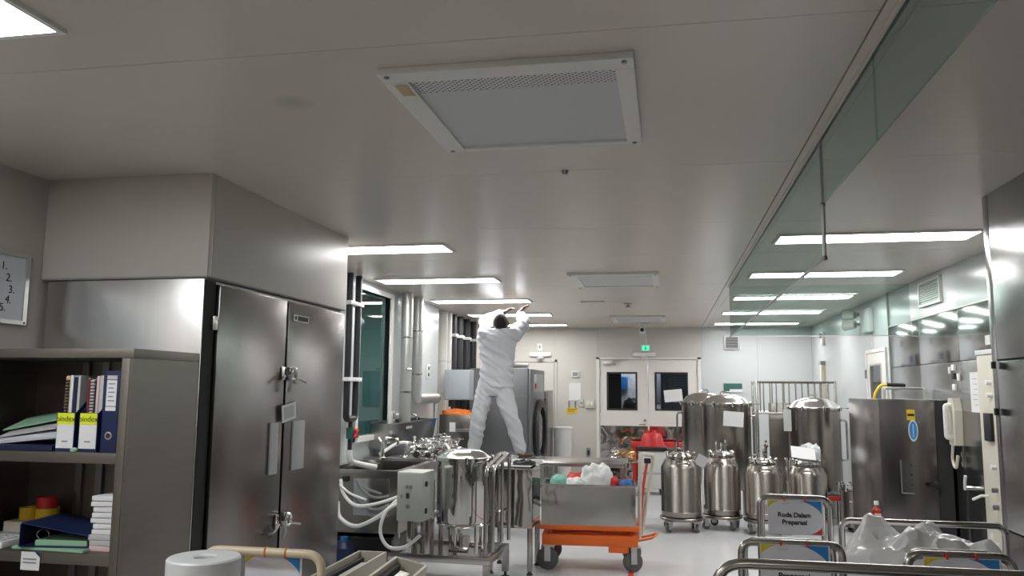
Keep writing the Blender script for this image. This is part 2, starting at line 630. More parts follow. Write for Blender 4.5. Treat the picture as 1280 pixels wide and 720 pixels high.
# lit room beyond the left window
wr = sroot('wall_side_room')
box('back_panel', 'teal_room', wr, (XL2 - 1.2, XL2 - 1.15, 6.9, 9.6, 0.6, H))
box('end_panel', 'teal_room', wr, (XL2 - 1.15, XL2 - 0.1, 9.55, 9.6, 0.6, H))
box('near_panel', 'teal_room', wr, (XL2 - 1.15, XL2 - 0.1, 6.9, 6.95, 0.6, H))
box('lower_panel', 'teal_room', wr, (XL2 - 1.15, XL2 - 0.1, 6.95, 9.55, 0.6, 0.65))
win = sroot('window_1')
f = MB()
f.box(XL2 - 0.06, XL2 + 0.025, WY0 - 0.06, WY0, WZ0 - 0.06, WZ1 + 0.05).box(XL2 - 0.06, XL2 + 0.025, WY1, WY1 + 0.06, WZ0 - 0.06, WZ1 + 0.05)
f.box(XL2 - 0.06, XL2 + 0.025, WY0, WY1, WZ1, WZ1 + 0.05)
f.build('window_frame', 'white_metal', win)
box('window_sill', 'white_metal', win, (XL2 - 0.06, XL2 + 0.05, WY0 - 0.06, WY1 + 0.06, WZ0 - 0.05, WZ0))
box('pane', 'glass_window', win, (XL2 - 0.03, XL2 - 0.024, WY0, WY1, WZ0, WZ1))

# bulkhead above the steel cabinet
bh = sroot('wall_bulkhead')
box('front_panel', 'wall_beige', bh, (XL + 0.002, -2.20, 3.57, 3.61, 2.085, H), 0.003)
box('side_panel', 'wall_beige', bh, (-2.24, -2.20, 3.612, 5.33, 2.085, H), 0.003)
box('end_panel', 'wall_beige', bh, (XL + 0.002, -2.242, 5.29, 5.33, 2.085, H))
box('bottom_trim', 'joint', bh, (XL + 0.002, -2.205, 3.575, 5.325, 2.078, 2.085))
box('wall_return', 'wall_white', bh, (XL, XL2, 5.322, 5.34, 0, H))

# back wall with the double-door opening
DX0, DX1, DZ = -1.155, 0.555, 2.06
wb = sroot('wall_back')
for x0, x1, mm in ((XL, -2.70, 'wall_back'), (-2.70, -1.88, 'wall_back'), (-1.88, DX0, 'wall_back'), (0.60, 1.50, 'wall_white'), (1.50, XR, 'wall_white')):
    box('wall_panel', mm, wb, (x0 + 0.001, x1 - 0.001, YB, YB + 0.1, 0, H))
box('wall_panel', 'wall_back', wb, (DX0, DX1 + 0.044, YB, YB + 0.1, DZ, H))
box('wall_panel', 'wall_white', wb, (DX1, 0.599, YB - 0.01, YB + 0.1, 0, DZ))
# right walls
wrt = sroot('wall_right')
for a, b in ((9.25, 10.55), (10.55, 11.8), (11.8, 12.9), (12.9, YB)):
    box('wall_panel', 'wall_white', wrt, (XR, XR + 0.1, a + 0.001, b - 0.001, 0, H))
CLY = [4.72, 6.05, 7.15, 8.2, 9.25]
for a, b in zip(CLY[:-1], CLY[1:]):
    box('upper_panel', 'wall_white', wrt, (XR, XR + 0.1, a + 0.001, b - 0.001, 2.235, H))
    box('steel_panel', 'steel_clad', wrt, (XR - 0.012, XR + 0.1, a + 0.0015, b - 0.0015, 1.803, 2.225), 0.002)
    box('steel_panel', 'steel_far', wrt, (XR - 0.012, XR + 0.1, a + 0.0015, b - 0.0015, 0, 1.797), 0.002)
box('cladding_trim', 'alu', wrt, (XR - 0.02, XR, 4.72, 9.25, 2.226, 2.236))
box('corner_trim', 'white_metal', wrt, (XR - 0.02, XR, 9.235, 9.26, 0, H))
# near right: steel-clad enclosure
wn = sroot('wall_right_near')
XN, YE = 1.70, 4.70
box('core', 'dark_gap', wn, (XN + 0.012, XR + 0.1, YN, YE - 0.012, 0, H))
box('corner_post', 'steel_wall', wn, (XN, XN + 0.02, YE - 0.07, YE, 0, H), 0.002)
box('end_panel', 'steel_wall', wn, (XN + 0.022, XR - 0.02, YE - 0.012, YE, 0, H))
for a, b in ((YE - 1.25, YE - 0.074), (2.2, YE - 1.256), (0.6, 2.194), (-1.2, 0.594), (YN, -1.206)):
    box('upper_panel', 'steel_wall', wn, (XN, XN + 0.012, a, b, 1.72, H), 0.002)
for a, b in ((YE - 1.05, YE - 0.086), (2.2, YE - 1.056), (0.6, 2.194), (-1.2, 0.594), (YN, -1.206)):
    box('lower_panel', 'steel_wall', wn, (XN - 0.008, XN + 0.012, a, b, 0.86, 1.71), 0.003)
    box('kick_panel', 'steel_wall', wn, (XN - 0.008, XN + 0.012, a, b, 0.02, 0.85), 0.003)
for z in (1.69, 1.45):
    MB().cyl((XN - 0.022, YE - 0.078, z - 0.018), (XN - 0.022, YE - 0.078, z + 0.018), 0.012).build('hinge', 'black_plastic', wn)
# wall behind the camera
wf = struct(box('wall_front', 'wall_beige', None, (XL, XN, YN - 0.1, YN, 0, H)))

# corridor seen through the door windows
cor = sroot('wall_corridor')
box('end_panel', 'corridor', cor, (-2.2, 1.8, 16.9, 17.0, 0, H))
box('side_panel', 'corridor_grey', cor, (-2.3, -2.2, YB + 0.1, 17.0, 0, H))
box('side_panel', 'corridor_grey', cor, (1.8, 1.9, YB + 0.1, 17.0, 0, H))
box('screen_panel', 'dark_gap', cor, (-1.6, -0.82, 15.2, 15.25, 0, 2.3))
box('screen_panel', 'corridor_grey', cor, (-0.1, 1.2, 15.4, 15.45, 0, 2.3))

# double door
d = sroot('door_1', (0, YB, 0))
fr_ = MB().box(DX0 - 0.02, DX0 + 0.03, -0.03, 0.06, 0, DZ + 0.03).box(DX1 - 0.03, DX1 + 0.02, -0.03, 0.06, 0, DZ + 0.03).box(DX0 - 0.02, DX1 + 0.02, -0.03, 0.06, DZ, DZ + 0.03)
fr_.build('door_frame', 'white_metal', d)
for (x0, x1, a, b, hs) in ((DX0 + 0.034, -0.303, -1.00, -0.482, -1), (-0.297, DX1 - 0.034, -0.19, 0.362, 1)):
    z0, z1 = 1.195, 1.842
    lf = MB().box(x0, a, 0, 0.045, 0.01, DZ - 0.004).box(b, x1, 0, 0.045, 0.01, DZ - 0.004).box(a, b, 0, 0.045, 0.01, z0).box(a, b, 0, 0.045, z1, DZ - 0.004).build('door_leaf', 'white_metal', d)
    g = MB().box(a, a + 0.03, -0.006, 0.04, z0, z1).box(b - 0.03, b, -0.006, 0.04, z0, z1).box(a + .03, b - .03, -0.006, 0.04, z0, z0 + 0.03).box(a + .03, b - .03, -0.006, 0.04, z1 - 0.03, z1)
    g.build('window_gasket', 'black_plastic', lf)
    box('pane', 'glass_door', lf, (a + 0.03, b - 0.03, 0.018, 0.024, z0 + 0.03, z1 - 0.03))
    box('kick_plate', 'steel_polished', lf, (x0 + 0.012, x1 - 0.012, -0.004, 0.0, 0.02, 0.935))
    hx = x0 if hs < 0 else x1
    for hz in (0.35, 1.22, 1.82):
        MB().cyl((hx, -0.012, hz - 0.06), (hx, -0.012, hz + 0.06), 0.012, n=8).build('hinge', 'alu', lf)
MB().box(-1.06, -0.84, -0.045, -0.001, 1.965, 2.02, 0.006).build('door_closer', 'alu', d)
MB().tube([(-0.9, -0.03, 2.03), (-0.75, -0.04, 2.04), (-0.62, -0.01, 2.055)], 0.008).build('closer_arm', 'alu', d)
MB().cyl((-0.36, -0.002, 1.03), (-0.36, -0.02, 1.03), 0.022).build('lock', 'steel_dark', d)
MB().cyl((-0.36, -0.002, 0.965), (-0.36, -0.045, 0.965), 0.014).box(-0.46, -0.35, -0.05, -0.038, 0.957, 0.973, 0.004).build('lever_handle', 'chrome', d)

# plain door on the left of the back wall
d2 = sroot('door_2', (0, YB, 0))
MB().box(-2.72, -2.68, -0.02, -0.001, 0, 2.05).box(-1.90, -1.86, -0.02, -0.001, 0, 2.05).box(-2.72, -1.86, -0.02, -0.001, 2.01, 2.05).build('door_frame', 'wall_back', d2)
lf = box('door_leaf', 'wall_back', d2, (-2.672, -1.908, -0.012, -0.001, 0.01, 2.0))
box('door_closer', 'alu', d2, (-2.62, -2.36, -0.06, -0.014, 1.935, 1.985), 0.005)
box('door_gap', 'dark_gap', d2, (-1.9085, -1.900, -0.004, -0.0005, 0.01, 2.005))
box('door_gap', 'dark_gap', d2, (-2.68, -1.9, -0.004, -0.0005, 2.000, 2.010))

# door in the right wall
d3 = sroot('door_3', (XR, 0, 0))
MB().box(-0.02, -0.001, 9.40, 9.44, 0, 2.03).box(-0.02, -0.001, 10.24, 10.28, 0, 2.03).box(-0.02, -0.001, 9.44, 10.24, 1.99, 2.03).build('door_frame', 'white_metal', d3)
lf = MB().box(-0.012, -0.001, 9.446, 9.62, 0.01, 1.985).box(-0.012, -0.001, 10.1, 10.234, 0.01, 1.985).box(-0.012, -0.001, 9.62, 10.1, 0.01, 1.02).box(-0.012, -0.001, 9.62, 10.1, 1.85, 1.985).build('door_leaf', 'white_metal', d3)
MB().box(-0.004, -0.001, 9.63, 10.09, 1.03, 1.84).build('pane', 'washer_glass', d3)
MB().box(-0.02, -0.0005, 9.61, 9.635, 1.01, 1.86).box(-0.02, -0.0005, 10.085, 10.11, 1.01, 1.86).box(-0.02, -0.0005, 9.635, 10.085, 1.84, 1.86).build('window_frame', 'alu', d3)
for z in (0.95, 1.15, 1.75):
    MB().cyl((-0.03, 10.26, z - 0.05), (-0.03, 10.26, z + 0.05), 0.012, n=8).build('hinge', 'steel_dark', d3)
box('notice_holder', 'white_plastic', d3, (-0.05, -0.021, 9.64, 10.06, 0.86, 1.0), 0.004)

# baseboards / coving
struct(box('baseboard_back', 'white_metal', None, (-1.84, DX0 - 0.03, YB - 0.02, YB - 0.001, 0, 0.09)))
struct(box('baseboard_right', 'wall_white', None, (XR - 0.02, XR - 0.001, 10.3, YB - 0.03, 0, 0.09)))

# ================================================================== CEILING FITTINGS
def ceiling_light(x0, x1, y, label, group=None, m_='lamp', wid=0.30):
    t = thing('ceiling_light', label, 'light', ((x0 + x1) / 2, y, H), 0, group)
    hx, hy = (x1 - x0) / 2, wid / 2
    fr_ = MB()
    for a in ((-hx - .02, hx + .02, -hy - .02, -hy), (-hx - .02, hx + .02, hy, hy + .02), (-hx - .02, -hx, -hy, hy), (hx, hx + .02, -hy, hy)):
        fr_.box(*a, -0.014, -0.0002)
    fr_.build('frame', 'white_metal', t)
    box('diffuser', m_, t, (-hx, hx, -hy, hy, -0.011, -0.0002))
    return t


LY = [5.79, 7.60, 9.50, 11.35, 13.18]
wl_lab = ['lit ceiling panel light beside the beige bulkhead over the steel cabinet',
          'lit ceiling panel light above the steel wash trough and its window',
          'lit ceiling panel light that the worker in white is reaching for',
          'lit ceiling panel light between the worker and the washing machine',
          'lit ceiling panel light closest to the plain back door']
wr_lab = ['lit ceiling panel light behind the glass curtain, beside the near steel enclosure',
          'lit ceiling panel light just before the cross pane of the glass curtain',
          'lit ceiling panel light just past the cross pane of the glass curtain',
          'lit ceiling panel light above the tall lidded steel tanks',
          'lit ceiling panel light in front of the square back wall grille']
for y, l in zip(LY, wl_lab):
    ceiling_light(-2.77, -1.60, y, l, 'ceiling panel lights')
for y, l in zip(LY, wr_lab):
    ceiling_light(0.78, 2.03, y, l, 'ceiling panel lights')
ceiling_light(-2.98, -1.76, 1.84, 'lit ceiling panel light above the shelf of binders', 'ceiling panel lights', 'lamp_near')
ceiling_light(-2.98, -1.76, -0.9, 'added ceiling panel light, out of view, near the front wall on the whiteboard side', 'ceiling panel lights', 'lamp_behind')  # added behind the camera to brighten the near zone
ceiling_light(0.05, 0.55, -0.9, 'short added ceiling panel light, out of view, near the front wall by the glass curtain', 'ceiling panel lights', 'lamp_behind')  # second unseen lamp, added to lift the light near the camera
ceiling_light(-4.05, -3.30, 8.4, 'unseen ceiling panel light added in the side room behind the left window', 'ceiling panel lights', 'lamp_corr')  # unseen lamp, added to brighten the view through the left window
ceiling_light(-0.8, 0.4, 15.75, 'unseen ceiling panel light added in the corridor behind the double door', 'ceiling panel lights', 'lamp_corr')  # unseen lamp, added so the corridor reads bright through the door panes


def diffuser(x0, x1, y0, y1, label, detail=True):
    t = thing('air_diffuser', label, 'air vent', ((x0 + x1) / 2, (y0 + y1) / 2, H), 0, 'ceiling air diffusers')
    hx, hy = (x1 - x0) / 2, (y1 - y0) / 2
    b = 0.085
    fr_ = MB()
    fr_.box(-hx, hx, -hy, -hy + b, -0.024, -0.0002, 0.003).box(-hx, hx, hy - 0.04, hy, -0.024, -0.0002, 0.003)
    fr_.box(-hx, -hx + b, -hy + b, hy - 0.04, -0.024, -0.0002).box(hx - 0.06, hx, -hy + b, hy - 0.04, -0.024, -0.0002)
    fr_.build('frame', 'white_metal', t)
    box('perforated_strip', 'perforated', t, (-hx + b, hx - 0.06, -hy + b, -hy + b + 0.13, -0.012, -0.0002))
    box('filter_sheet', 'mesh_sheet', t, (-hx + b, hx - 0.06, -hy + b + 0.13, hy - 0.04, -0.013, -0.0002))
    for sx, sy in ((-1, -1), (1, -1), (-1, 1), (1, 1)):
        MB().cyl((sx * (hx - 0.03), sy * (hy - 0.022), -0.0245), (sx * (hx - 0.03), sy * (hy - 0.022), -0.03), 0.009, n=10).build('screw', 'steel_dark', t)
    if detail:
        box('sticker', 'stain_tan', t, (-hx + 0.03, -hx + 0.075, -hy + 0.10, -hy + 0.20, -0.0255, -0.0245))
    return t


diffuser(-0.93, -0.085, 2.44, 3.34, 'large white ceiling air diffuser with a tan sticker on its frame')
diffuser(-0.88, -0.05, 7.28, 8.22, 'white ceiling air diffuser between the glass curtain and the wash trough lights', False)
diffuser(-0.79, 0.0, 11.70, 12.62, 'white ceiling air diffuser just in front of the hanging camera', False)
t = thing('ceiling_sensor', 'tiny dark sensor nub on the ceiling beyond the large diffuser', 'sensor', (-0.467, 3.80, H))
MB().lathe([(0, -0.02), (0.012, -0.018), (0.016, -0.006), (0.02, -0.0005), (0, -0.0005)], 12).build('body', 'steel_dark', t)
t = thing('ceiling_sensor', 'small dark ceiling sprinkler between the two far diffusers', 'sensor', (-0.45, 10.0, H))
MB().lathe([(0, -0.05), (0.03, -0.048), (0.03, -0.04), (0.01, -0.035), (0.012, -0.012), (0.05, -0.008), (0.05, -0.0005), (0, -0.0005)], 14).build('body', 'steel_dark', t)
t = thing('access_strip', 'dark narrow slot plate in the ceiling before the far diffuser', 'vent', (-0.72, 9.75, H))
box('plate', 'steel_dark', t, (-0.28, 0.0, -0.05, 0.05, -0.006, -0.0005))

# glass smoke curtain
GX = 0.645
gc = thing('glass_curtain', 'frameless glass smoke curtain hanging from the ceiling in an L shape', 'glass partition', (GX, 8.40, H))
oy = -8.40
box('pane', 'glass_curtain', gc, (-0.004, 0.004, YN - 8.40 + 0.02, 2.56 + oy - 0.003, -0.29, -0.005))
box('pane', 'glass_curtain', gc, (-0.004, 0.004, 2.56 + oy + 0.003, 3.44 + oy - 0.003, -0.29, -0.005))
box('pane', 'glass_curtain', gc, (-0.004, 0.004, 3.44 + oy + 0.003, -0.006, -0.51, -0.005))
box('cross_pane', 'glass_curtain', gc, (0.0, XR - GX - 0.021, 0.0, 0.008, -0.51, -0.005))
box('edge_strip', 'steel_dark', gc, (-0.006, 0.006, 3.44 + oy, 0.0, -0.516, -0.508))
box('edge_strip', 'alu', gc, (0.0, XR - GX - 0.021, -0.004, 0.012, -0.516, -0.508))
MB().cyl((0, 3.44 + oy, -0.005), (0, 3.44 + oy, -0.515), 0.006, n=8).build('hanger_rod', 'steel_dark', gc)
MB().cyl((0, 3.44 + oy, -0.29), (0, 3.44 + oy, -0.51), 0.009, n=8).build('clamp_bar', 'alu', gc)
for z in (-0.29, -0.51):
    MB().ell((0, 3.44 + oy, z), 0.012, 0.012, 0.012, 10, 6).build('clamp', 'steel_dark', gc)
for x in (-0.014, 0.006):
    box('rail', 'ceiling', gc, (x, x + 0.008, YN - 8.40 + 0.02, 0, -0.02, -0.0045))

# hanging camera with cable
t = thing('security_camera', 'small white security camera hanging from the ceiling above the exit sign', 'camera', (-0.36, 12.95, H))
box('ceiling_plate', 'steel_dark', t, (-0.11, 0.11, -0.04, 0.04, -0.012, -0.0005), 0.003)
MB().cyl((0, 0, -0.01), (0, 0, -0.07), 0.018).build('stem', 'white_plastic', t)
MB().box(-0.045, 0.045, -0.08, 0.06, -0.17, -0.065, 0.012).build('housing', 'white_plastic', t)
MB().cyl((0, -0.082, -0.12), (0, -0.10, -0.12), 0.03).build('lens', 'black_plastic', t)
t = tag(MB().tube(spline([(-0.33, 13.0, 2.52), (-0.32, 13.5, 2.45), (-0.322, 13.93, 2.42), (-0.322, 13.975, 2.36), (-0.322, 13.975, 2.31)]), 0.005, 6).build('camera_cable', 'white_plastic'),
        'thin white cable running from the ceiling camera down to the exit sign', 'cable')

# ================================================================== BACK WALL FITTINGS
def wall_grille(loc, w_, h_, n, label, cat='vent', facing='-y', fm='alu', sm='steel_dark'):
    t = thing('wall_grille', label, cat, loc, 0 if facing == '-y' else -PI / 2)
    MB().box(-w_ / 2, w_ / 2, -0.03, -0.001, h_ / 2 - 0.025, h_ / 2).box(-w_ / 2, w_ / 2, -0.03, -0.001, -h_ / 2, -h_ / 2 + 0.025).box(-w_ / 2, -w_ / 2 + 0.025, -0.03, -0.001, -h_ / 2 + .025, h_ / 2 - .025).box(w_ / 2 - 0.025, w_ / 2, -0.03, -0.001, -h_ / 2 + .025, h_ / 2 - .025).build('frame', fm, t)
    box('backing', 'dark_gap' if sm == 'steel_dark' else 'panel_grey', t, (-w_ / 2 + .02, w_ / 2 - .02, -0.006, -0.001, -h_ / 2 + .02, h_ / 2 - .02))
    me = MB().box(-w_ / 2 + .025, w_ / 2 - .025, -0.024, -0.008, -0.004, 0.004).mesh('slat', sm)
    for i in range(n):
        link('slat', me, t, (0, 0, -h_ / 2 + 0.025 + (h_ - 0.05) * (i + 0.5) / n))
    return t


wall_grille((1.09, YB, 2.34), 0.25, 0.24, 7, 'small dark square exhaust grille high on the white back wall', fm='steel_dark')
wall_grille((XR, 7.80, 2.44), 0.60, 0.23, 9, 'silver framed air grille high on the glossy right wall', facing='x', fm='alu', sm='alu')

t = thing('exit_sign', 'small green exit sign above the double door', 'sign', (-0.335, YB, 2.25))
box('housing', 'white_plastic', t, (-0.075, 0.075, -0.03, -0.001, -0.055, 0.055), 0.006)
box('face', 'exit_glow', t, (-0.06, 0.06, -0.032, -0.0305, -0.042, 0.042))
MB().ell((0.0, -0.0335, 0.012), 0.010, 0.001, 0.010, 8, 4).box(-0.008, 0.008, -0.0345, -0.0325, -0.03, 0.002).build('symbol', 'ink', t)
t = thing('emergency_light', 'pale twin emergency light under the exit sign', 'light', (-0.36, YB, 2.14))
MB().box(-0.19, 0.19, -0.05, -0.001, -0.035, 0.035, 0.012).build('housing', 'white_plastic', t)
MB().lathe([(0.001, -0.09), (0.05, -0.085), (0.07, -0.05), (0.03, -0.035), (0.001, -0.035)], 14).build('lamp_head', 'white_metal', t, loc=(0, -0.05, 0))
t = thing('emergency_light', 'pale twin emergency light above the plain back door', 'light', (-2.15, YB, 2.14))
MB().box(-0.19, 0.19, -0.05, -0.001, -0.035, 0.035, 0.012).build('housing', 'white_plastic', t)
MB().lathe([(0.001, -0.09), (0.05, -0.085), (0.07, -0.05), (0.03, -0.035), (0.001, -0.035)], 14).build('lamp_head', 'white_metal', t, loc=(0, -0.05, 0))
t = thing('alarm_button', 'small grey switch box above the plain back door', 'switch', (-2.16, YB, 2.27))
box('housing', 'white_plastic', t, (-0.045, 0.045, -0.03, -0.001, -0.065, 0.065), 0.006)
box('button', 'ink_grey', t, (-0.012, 0.012, -0.036, -0.0305, -0.02, 0.02))

t = thing('wall_thermostat', 'small dark-faced thermostat above the wall notice', 'thermostat', (-1.54, YB, 1.80))
box('housing', 'white_plastic', t, (-0.065, 0.065, -0.03, -0.001, -0.05, 0.05), 0.006)
box('display', 'ink_grey', t, (-0.045, 0.045, -0.033, -0.0305, -0.03, 0.035))
t = thing('wall_notice', 'white notice sheet hung on the back wall left of the double door', 'notice', (-1.545, YB, 1.50))
box('sheet', 'paper', t, (-0.105, 0.105, -0.008, -0.001, -0.15, 0.15))
t = thing('towel_hooks', 'pair of grey wall hooks under the white notice', 'hook', (-1.60, YB, 1.30))
for x in (-0.05, 0.06):
    MB().tube([(x, -0.001, 0.03), (x, -0.03, 0.03), (x, -0.03, -0.06), (x, -0.055, -0.065)], 0.009, 8).build('hook', 'steel_dark', t)
t = thing('warning_plate', 'yellow caution plate on the back wall below the notice', 'sign', (-1.60, YB, 1.175))
box('plate', 'yellow', t, (-0.095, 0.095, -0.006, -0.001, -0.048, 0.048))
box('print_line', 'ink', t, (-0.07, 0.07, -0.0068, -0.0061, 0.012, 0.022))
box('print_line', 'ink', t, (-0.07, 0.05, -0.0068, -0.0061, -0.02, -0.012))
t = thing('switch_box', 'wide cream switch box beside the double door frame', 'switch', (-1.29, YB, 1.30))
box('housing', 'beige_plastic', t, (-0.075, 0.075, -0.035, -0.001, -0.075, 0.075), 0.006)
for x in (-0.03, 0.03):
    box('rocker', 'white_plastic', t, (x - 0.02, x + 0.02, -0.042, -0.036, -0.03, 0.03), 0.003)
t = thing('switch_box', 'small cream socket between the hooks and the wide switch box', 'switch', (-1.435, YB, 1.31))
box('housing', 'beige_plastic', t, (-0.035, 0.035, -0.025, -0.001, -0.06, 0.06), 0.005)
box('socket_face', 'ink_grey', t, (-0.018, 0.018, -0.028, -0.0255, -0.02, 0.02))
t = thing('wall_socket', 'small dark wall socket low on the back wall', 'socket', (-1.315, YB, 0.475))
box('plate', 'steel_dark', t, (-0.035, 0.035, -0.02, -0.001, -0.08, 0.08), 0.004)
box('socket_face', 'black_plastic', t, (-0.018, 0.018, -0.024, -0.0205, -0.04, 0.04))
MB().tube([(0, -0.01, -0.08), (0, -0.012, -0.25), (0.01, -0.012, -0.40)], 0.006, 6).build('conduit', 'ink_grey', t)
t = thing('door_notice', 'tilted white paper taped on the right door window', 'notice', (0.115, YB + 0.0, 1.45))
MB().box(-0.15, 0.15, -0.0088, -0.0068, -0.10, 0.10).xf(Matrix.Rotation(-0.10, 4, 'Y')).build('sheet', 'paper', t)
t = thing('hanging_sign', 'green and white notice on the back wall above the tall tanks', 'sign', (1.09, YB, 1.585))
box('board', 'green_dark', t, (-0.15, 0.15, -0.012, -0.001, -0.075, 0.075))
box('white_band', 'paper', t, (-0.05, 0.15, -0.0135, -0.0125, -0.07, -0.02))

# corridor contents
t = thing('corridor_cabinet', 'pale cabinet in the corridor behind the left door window', 'cabinet', (-0.45, 16.2, 0))
box('body', 'paper', t, (-0.45, 0.45, 0, 0.5, 0, 2.0), 0.01)
box('door', 'white_metal', t, (-0.44, -0.01, -0.02, -0.001, 0.9, 1.95), 0.004)
box('door', 'ink_grey', t, (0.01, 0.44, -0.02, -0.001, 1.3, 1.95), 0.004)
t = tag(MB().box(-0.09, 0.09, -0.04, 0.0, -0.13, 0.13, 0.01).build('wall_banner', 'blue', None, loc=(-0.83, 16.16, 1.66)), 'bright blue panel hanging in the corridor behind the left door window', 'banner')
t = tag(heap(0.2, 0.15, 0.28, 3.1).build('dark_bundle', 'black_plastic', None, loc=(-0.62, 15.6, 1.1)), 'dark bundle on a stand in the corridor', 'bundle')
t = thing('corridor_stand', 'slim stand in the corridor under the dark bundle', 'stand', (-0.62, 15.6, 0))
box('top', 'corridor_grey', t, (-0.2, 0.2, -0.18, 0.18, 1.07, 1.099))
box('column', 'corridor_grey', t, (-0.08, 0.08, -0.08, 0.08, 0.03, 1.07))
box('foot', 'corridor_grey', t, (-0.2, 0.2, -0.18, 0.18, 0.0, 0.03))
t = thing('corridor_locker', 'grey louvred locker in the corridor behind the right door window', 'locker', (0.2, 14.95, 0))
box('body', 'corridor_grey', t, (-0.25, 0.28, 0, 0.4, 0, 1.85), 0.01)
me = MB().box(-0.18, 0.12, -0.012, -0.001, -0.01, 0.01).mesh('louvre', 'panel_grey')
for i in range(8):
    link('louvre', me, t, (0.02, 0, 1.45 + i * 0.045))

# ================================================================== RIGHT WALL FITTINGS
t = thing('emergency_lamp', 'white twin spot emergency lamp on the glossy right wall above the door', 'light', (XR, 10.15, 2.37))
MB().box(-0.06, -0.001, -0.25, 0.20, -0.14, 0.14, 0.015).build('housing', 'white_plastic', t)
for z in (0.10, -0.02):
    MB().cyl((-0.10, 0.22, z), (-0.20, 0.30, z), 0.05, 0.07).build('spot', 'white_metal', t)
    MB().cyl((-0.201, 0.301, z), (-0.21, 0.308, z), 0.06).build('spot_lens', 'ink_grey', t)
    MB().cyl((-0.05, 0.17, z), (-0.11, 0.23, z), 0.02).build('arm', 'ink_grey', t)
t = thing('wall_conduit', 'pale vertical cable trunking on the right wall near the far corner', 'conduit', (XR, 12.95, 0.1))
box('channel', 'beige_plastic', t, (-0.06, -0.001, -0.06, 0.06, 0, 1.85), 0.004)
box('switch_head', 'ink_grey', t, (-0.07, -0.001, -0.09, 0.09, 1.851, 1.90), 0.004)
t = thing('alarm_bell', 'small white alarm unit above the trunking on the right wall', 'alarm', (XR, 12.9, 2.35))
MB().box(-0.04, -0.001, -0.06, 0.06, -0.12, 0.08, 0.01).build('housing', 'white_plastic', t)
MB().cyl((-0.041, 0, 0.03), (-0.07, 0, 0.03), 0.035).build('sounder', 'ink_grey', t)
t = thing('sticker_plate', 'small printed plate on the right wall above the side door', 'sign', (XR, 10.0, 2.10))
MB().box(-0.004, -0.001, -0.05, 0.05, -0.05, 0.02).build('plate', 'paper_grey', t)

# document, trunking and handset on the steel-clad right wall
t = thing('wall_document', 'tall white printed sheet on the steel-clad right wall', 'notice', (XR - 0.012, 6.86, 1.55))
box('sheet', 'paper', t, (-0.003, -0.001, -0.09, 0.09, -0.155, 0.155))
for i in range(6):
    box('print_line', 'ink_grey', t, (-0.0036, -0.0031, -0.06, 0.05 - (i % 3) * 0.02, 0.10 - i * 0.04, 0.104 - i * 0.04))
t = thing('control_column', 'tall cream control column with latches on the steel-clad right wall', 'control panel', (XR - 0.012, 6.52, 0))
box('column', 'beige_plastic', t, (-0.05, -0.001, -0.16, 0.13, 0.35, 1.82), 0.008)
box('cap', 'white_plastic', t, (-0.055, -0.001, -0.17, 0.14, 1.825, 1.86), 0.004)
box('meter', 'black_plastic', t, (-0.075, -0.051, -0.13, 0.0, 1.20, 1.40), 0.004)
box('side_duct', 'black_plastic', t, (-0.045, -0.001, -0.20, -0.165, 1.05, 1.50), 0.004)
for z in (1.62, 1.53, 1.02, 0.86, 0.74, 0.62):
    MB().cyl((-0.051, -0.12, z), (-0.085, -0.12, z), 0.018, n=10).build('knob', 'steel_dark' if z < 1 else 'white_plastic', t)
MB().tube([(-0.051, 0.05, 0.80), (-0.10, 0.05, 0.80), (-0.12, 0.16, 0.76)], 0.010, 8).build('lever', 'white_plastic', t)
for y, z in ((-0.06, 0.47), (0.04, 0.52), (0.0, 0.42)):
    box('label_plate', 'paper', t, (-0.0515, -0.0505, y - 0.03, y + 0.03, z - 0.02, z + 0.02))
t = thing('label_card', 'small white card above the cream control column', 'sign', (XR - 0.012, 6.55, 1.93))
box('card', 'paper', t, (-0.003, -0.001, -0.05, 0.04, -0.03, 0.04))
t = thing('wall_phone', 'cream handset intercom hung on the steel-clad right wall', 'intercom', (XR - 0.012, 7.25, 1.3))
MB().prism([(-0.07, -0.18), (0.07, -0.18), (0.09, 0.10), (0.05, 0.20), (-0.05, 0.20), (-0.09, 0.10)], -0.06, -0.001, 'yz').build('body', 'beige_plastic', t, 0.3)
MB().tube(fillet([(-0.06, 0, 0.14), (-0.10, 0, 0.14), (-0.10, 0, -0.12), (-0.06, 0, -0.12)], 0.02), 0.02, 8).build('handset', 'white_plastic', t)
MB().tube(spline([(-0.05, 0.02, -0.18), (-0.05, 0.05, -0.30), (-0.05, -0.02, -0.36), (-0.04, -0.05, -0.26)]), 0.012, 6).build('cord', 'beige_plastic', t)
t = thing('indicator_strip', 'row of small white indicator blocks above the intercom', 'indicator', (XR - 0.012, 7.28, 1.68))
for i, z in enumerate((0.07, 0.0, -0.09)):
    box('block', 'white_plastic' if i != 1 else 'black_plastic', t, (-0.02, -0.001, -0.03, 0.03, z - 0.025, z + 0.025), 0.003)
box('block', 'paper_grey', t, (-0.01, -0.001, 0.08, 0.14, 0.02, 0.08), 0.003)
box('block', 'white_plastic', t, (-0.01, -0.001, -0.12, -0.06, -0.04, 0.02), 0.003)
t = thing('door_latch', 'small chrome lever latch on the steel-clad right wall', 'latch', (XR - 0.012, 7.05, 0.80))
MB().cyl((-0.001, 0, 0), (-0.05, 0, 0), 0.016, n=10).build('spindle', 'chrome', t)
MB().tube([(-0.05, 0.0, -0.01), (-0.06, -0.03, 0.05), (-0.06, -0.05, 0.10)], 0.011, 8).build('lever', 'white_plastic', t)
for i, z in enumerate((1.05, 0.97)):
    tag(MB().box(-0.012, -0.001, -0.03, 0.03, -0.02, 0.02, 0.003).build('lock_plate', 'chrome', None, loc=(XR - 0.012, 7.22, z)), 'small chrome lock plate below the intercom handset', 'lock', 'chrome lock plates')

